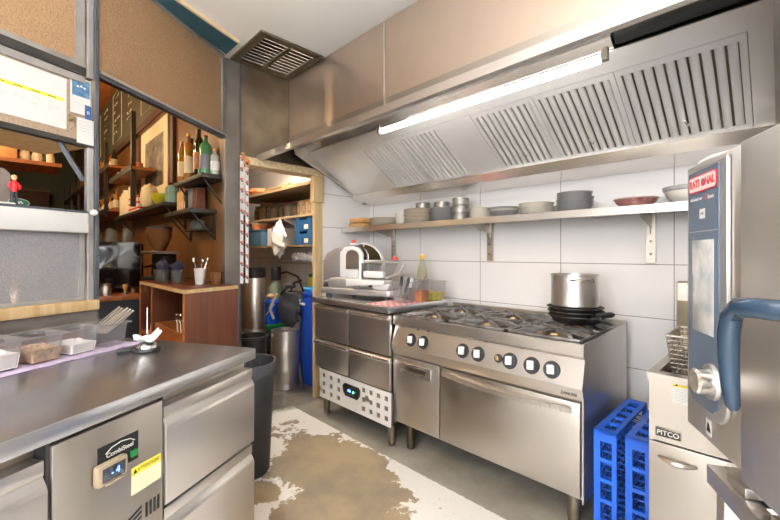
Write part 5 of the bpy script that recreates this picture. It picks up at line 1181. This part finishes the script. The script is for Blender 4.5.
t = thing('food_bucket', 'orange food tub with pale lid on the slate blue box', 'tub', (-4.56, 2.26, 1.546)); MB().lathe([(0, 0), (.11, 0), (.128, .055), (.126, .066), (0, .066)], n=24).build('body', 'foodorange', t); MB().lathe([(0, .0665), (.134, .0665), (.134, .076), (0, .08)], n=24).build('lid', 'label', t)
t = thing('carton', 'white and bright blue carton in the middle of the middle pantry shelf', 'carton', (-4.14, 2.30, 1.3455)); MB().box(-.13, .13, -.12, .12, 0, .20).build('carton', 'white', t); MB().box(-.02, .07, -.122, -.1205, .0, .2).build('blue_band', 'cyan', t)
def blobby(c, r, sc, seed, amp=.25, n=20):
    rr_ = random.Random(seed); bm = bmesh.new(); bmesh.ops.create_uvsphere(bm, u_segments=n, v_segments=n, radius=r)
    ph = [rr_.uniform(0, 6) for _ in range(6)]
    for v in bm.verts:
        d = v.co.normalized(); k = 1 + amp * (.5 * math.sin(7 * d.x + ph[0]) + .4 * math.sin(9 * d.y + ph[1] + 3 * d.z) + .4 * math.sin(11 * d.z + ph[2] + 4 * d.x))
        v.co = Vector((v.co.x * k * sc[0] + c[0], v.co.y * k * sc[1] + c[1], v.co.z * k * sc[2] + c[2]))
    return bm
b = MB(); b._add(blobby((0, 0, 0), .11, (1.0, .55, 1.6), 3)); o = b.build('hanging_bag', 'plasticbag'); o.location = (-3.80, 2.07, 1.40); tag(o, 'crumpled white carrier bag hanging at the front of the middle pantry shelf', 'bag')
for k in range(3):
    b = MB(); b._add(blobby((0, 0, 0), .062, (1.05, .9, .8), 10 + k, .18)); o = b.build('white_packet', 'plasticbag'); o.location = (-3.76 + .15 * k, 2.27, 1.219); tag(o, ['left', 'middle', 'right'][k] + ' white packet on the lowest pantry shelf', 'packet', 'packets on the lowest shelf')
for k in range(3):
    t = thing('small_bottle', ['left', 'middle', 'right'][k] + ' dark capped small bottle at the right of the lowest pantry shelf', 'bottle', (-3.36 + .06 * k, 2.22, 1.1655), 0, 'small bottles in the pantry'); MB().lathe([(0, 0), (.022, 0), (.022, .08), (.01, .10), (.01, .105), (0, .105)], n=14).build('body', 'white', t); MB().lathe([(0, .106), (.012, .106), (.012, .13), (0, .13)], n=12).build('cap', 'black', t)
def lab_keg(name, label, x, y, z, r, h, mt='steel', top='steel', chimes=True):
    t = thing(name, label, 'keg', (x, y, z))
    MB().lathe([(0, .02), (r * .9, .02), (r * .985, .06), (r, .09), (r, h * .30), (r * 1.025, h * .33), (r, h * .36), (r, h * .62), (r * 1.025, h * .65), (r, h * .68), (r, h - .10), (r * .95, h - .06), (r * .5, h - .035), (0, h - .03)], n=36).build('body', mt, t)
    MB().lathe([(r * .93, 0), (r * .98, 0), (r * .97, .05), (r * .93, .05)], n=36).build('foot_ring', top, t)
    b = MB()
    for k in range(36):
        a0, a1 = 2 * PI * k / 36, 2 * PI * (k + 1) / 36
        for (z0, z1) in (((h - .085, h) if not (k % 18 in (6, 7, 8, 9)) else (h - .085, h - .055)), ((h - .02, h) if (k % 18 in (6, 7, 8, 9)) else None)) if (k % 18 in (6, 7, 8, 9)) else ((h - .085, h),):
            P_ = [(q * math.cos(a_), q * math.sin(a_), z_) for z_ in (z0, z1) for q, a_ in ((r * .95, a0), (r * .985, a0), (r * .985, a1), (r * .95, a1))]
            bm = bmesh.new(); V_ = [bm.verts.new(p) for p in P_]
            for f in ((0, 1, 2, 3), (7, 6, 5, 4), (0, 4, 5, 1), (1, 5, 6, 2), (2, 6, 7, 3), (3, 7, 4, 0)): bm.faces.new([V_[i] for i in f])
            b._add(bm)
    bmesh.ops.remove_doubles(b.bm, verts=b.bm.verts[:], dist=1e-5)
    b.build('handle_ring', top, t); MB().lathe([(0, h - .0295), (.03, h - .0295), (.03, h - .012), (0, h - .012)], n=18).build('valve', 'chrome', t)
    return t
lab_keg('beer_keg', 'wide steel keg with handle slots on the pantry floor under the black bag', -3.336, 1.884, 0, .13, .535)
lab_keg('beer_keg', 'lower steel keg at the left of the pantry carrying the tall one', -3.64, 1.718, 0, .115, .535)
t = thing('drinks_keg', 'tall slim steel keg with a black rubber top standing on another keg', 'keg', (-3.64, 1.718, .536))
MB().lathe([(0, 0), (.10, 0), (.105, .02), (.105, .50), (.09, .53), (0, .53)], n=32).build('body', 'steel', t); MB().lathe([(.09, .485), (.111, .485), (.113, .585), (.10, .59), (.06, .575), (0, .575)], n=32).build('rubber_top', 'black', t)
bk = thing('bucket', 'blue bucket with a white handle stacked behind the keg', 'bucket', (-3.75, 1.965, .535))
MB().lathe([(0, 0), (.085, 0), (.112, .22), (.12, .222), (.12, .232), (.108, .232), (.082, .008), (0, .008)], n=32).build('body', 'blue_bucket', bk); MB().tube([(-.115, -.03, .21), (-.11, -.09, .12), (-.02, -.125, .05), (.07, -.1, .1), (.115, -.03, .21)], .004, 6).build('handle', 'white', bk)
t = thing('upturned_crate', 'green and black crate under the blue bucket', 'crate', (-3.75, 1.965, 0)); MB().box(-.1, .1, -.10, .10, 0, .48, .006).build('body', 'black', t); MB().box(-.101, .101, -.102, .102, .4805, .534, .004).build('rim', 'greenplastic', t)
t = thing('scrub_brush', 'pale scrubbing brush head sticking out of the blue bucket', 'brush', (-3.75, 1.965, .558)); MB().tube([(.05, 0, 0), (.0, .0, .14), (-.02, 0, .22)], .012, 8).build('handle', 'cyan', t); MB().sph((-.025, 0, .25), .04, (1.1, 1, .75), 14).build('bristles', 'grain', t)
gb = thing('gas_bottle', 'grey green gas bottle with black cap at the back of the pantry', 'gas bottle', (-4.1, 2.2, 0))
MB().lathe([(0, 0), (.085, 0), (.09, .01), (.09, .80), (.075, .88), (.04, .93), (.035, .95), (0, .95)], n=28).build('body', 'gasgreen', gb); MB().lathe([(0, .9505), (.055, .9505), (.055, 1.10), (.045, 1.11), (0, 1.11)], n=20).build('cap', 'charcoal', gb)
MB().tube([(.056, 0, 1.02), (.15, .05, 1.05), (.30, .1, 1.0), (.36, .15, .80)], .011, 8).build('hose', 'black', gb)
bl = thing('plastic_barrel', 'tall blue plastic barrel in the pantry doorway beside the drawer counter', 'barrel', (-3.215, 2.185, 0))
MB().lathe([(0, 0), (.15, 0), (.165, .02), (.18, .12), (.185, .35), (.185, .65), (.18, .78), (.165, .84), (.15, .845), (.0, .845)], n=36).build('body', 'blue_barrel', bl); MB().lathe([(.150, .8455), (.172, .8455), (.175, .875), (.15, .885), (0, .885)], n=36).build('lid', 'blue_barrel', bl)
MB().tube([(-.184, -.06, .80), (-.18, -.14, .77), (-.05, -.20, .775), (.05, -.2, .78)], .011, 8).build('rope_handle', 'label', bl); MB().box(-.09, -.04, -.188, -.184, .60, .66).build('sticker', 'label', bl)
t = thing('basin', 'bright light blue basin lying upturned on the barrel', 'basin', (-3.25, 2.2, .8856)); MB().lathe([(0, 0), (.13, 0), (.145, .03), (.14, .034), (.0, .03)], n=28).build('basin', 'cyan', t)
t = thing('scourer_pack', 'yellow packet with green top on the pantry wall ledge', 'packet', (-3.72, 2.44, 1.1655 - .345)); MB().box(-.04, .04, -.03, .03, 0, .17, .006).build('packet', 'yellow', t); MB().box(-.04, .04, -.03, .03, .1705, .21, .006).build('top', 'greenplastic', t)
t = thing('spray_bottle', 'white spray bottle with a red trigger beside the yellow packet', 'bottle', (-3.60, 2.44, .8205)); MB().lathe([(0, 0), (.04, 0), (.04, .14), (.015, .18), (.015, .2), (0, .2)], n=18).build('body', 'plasticbag', t); MB().box(-.04, .02, -.012, .012, .2005, .235, .004).build('trigger', 'redknob', t)
t = thing('ledge_shelf', 'low timber ledge along the pantry tiles behind the barrel', 'shelf', (-3.6, 2.45, .82)); MB().box(-.5, .6, -.06, .095, -.03, 0).build('board', 'pine', t)
bg = thing('tool_bag', 'black canvas tool bag slumped on top of the steel keg', 'bag', (-3.30, 1.90, .5355))
b = MB(); b._add(blobby((0, 0, .205), .125, (1.35, .58, 1.4), 5, .14)); b.build('body', 'darkbag', bg)
MB().tube([(-.10, -.10, .10), (-.14, -.12, .20), (-.06, -.09, .34)], .012, 6).build('strap', 'pine', bg); MB().tube([(-.03, -.06, .34), (.05, -.05, .41), (.14, -.02, .42)], .018, 8).build('strap', 'charcoal', bg); MB().tube([(.02, 0, .36), (.10, 0, .45), (.17, .03, .47)], .014, 8).build('tool_handle', 'charcoal', bg)
for k in range(2):
    t = thing('stacked_bin', ['lower', 'upper'][k] + ' black tub of the pair standing behind the rubbish bin', 'tub', (-3.05, 1.42, .0 + .30 * k)); MB().lathe([(0, 0), (.10, 0), (.12, .27), (.13, .275), (.13, .29), (.112, .29), (.095, .008), (0, .008)], n=28).build('tub', 'black', t)

# ------------------------------------------------------------------ lamps: added uplights, pantry lamp, bar pendants
def uplight(label, loc, rz, L_=.8, W_=.16, z=2.15):  # added fixtures out of view, bounce fill light off the ceiling
    t = thing('added_uplight', label, 'ceiling light', (loc[0], loc[1], z), rz, 'added uplights')
    MB().prism([(-W_ / 2 - .01, .0), (-W_ / 2 + .03, -.05), (W_ / 2 - .03, -.05), (W_ / 2 + .01, .0)], 'x', -L_ / 2 - .01, L_ / 2 + .01, .004).build('housing', 'whitemetal', t)
    MB().box(-L_ / 2, L_ / 2, -W_ / 2, W_ / 2, .0005, .008, .002).build('diffuser', 'fill_lamp', t)
    for x in (-L_ / 3, L_ / 3): MB().cyl((x, 0, .0085), (x, 0, 2.6895 - z), .004, n=6).build('cord', 'whitemetal', t)
uplight('added white uplight hung nearest to the hood', (-.36, .25), 0, .7)
uplight('added white uplight hung over the aisle behind the camera', (.45, -.8), -61.5, 1.2)
uplight('added white uplight hung by the added window', (.1, -1.8), 0, 1.2)
t = thing('ceiling_lamp', 'small white lamp on the pantry ceiling', 'ceiling light', (-3.5, 1.7, 2.5)); MB().box(-.2, .2, -.05, .05, -.04, -.0005).build('housing', 'whitemetal', t); MB().box(-.19, .19, -.045, .045, -.10, -.0405).build('diffuser', 'pantry_lamp', t)
for k, p in enumerate(((-4.6, -.5, 2.9), (-5.8, -.4, 2.9), (-7.2, -.3, 2.9), (-5.2, -1.3, 2.9), (-3.9, -.5, 2.6), (-2.95, -.25, 2.35))):  # last one is added to light the hatch
    t = thing('pendant_lamp', 'warm glass pendant bulb hanging over the bar', 'pendant lamp', p, 0, 'warm pendant bulbs')
    MB().sph((0, 0, 0), .05, (1, 1, 1.2), 16).build('bulb', 'warmbulb' if k < 5 else 'added_hatchbulb', t); MB().cyl((0, 0, .062), (0, 0, .12), .022, n=12).build('socket', 'brass', t); MB().cyl((0, 0, .1205), (0, 0, 3.6995 - p[2]), .004, n=6).build('cord', 'black', t)
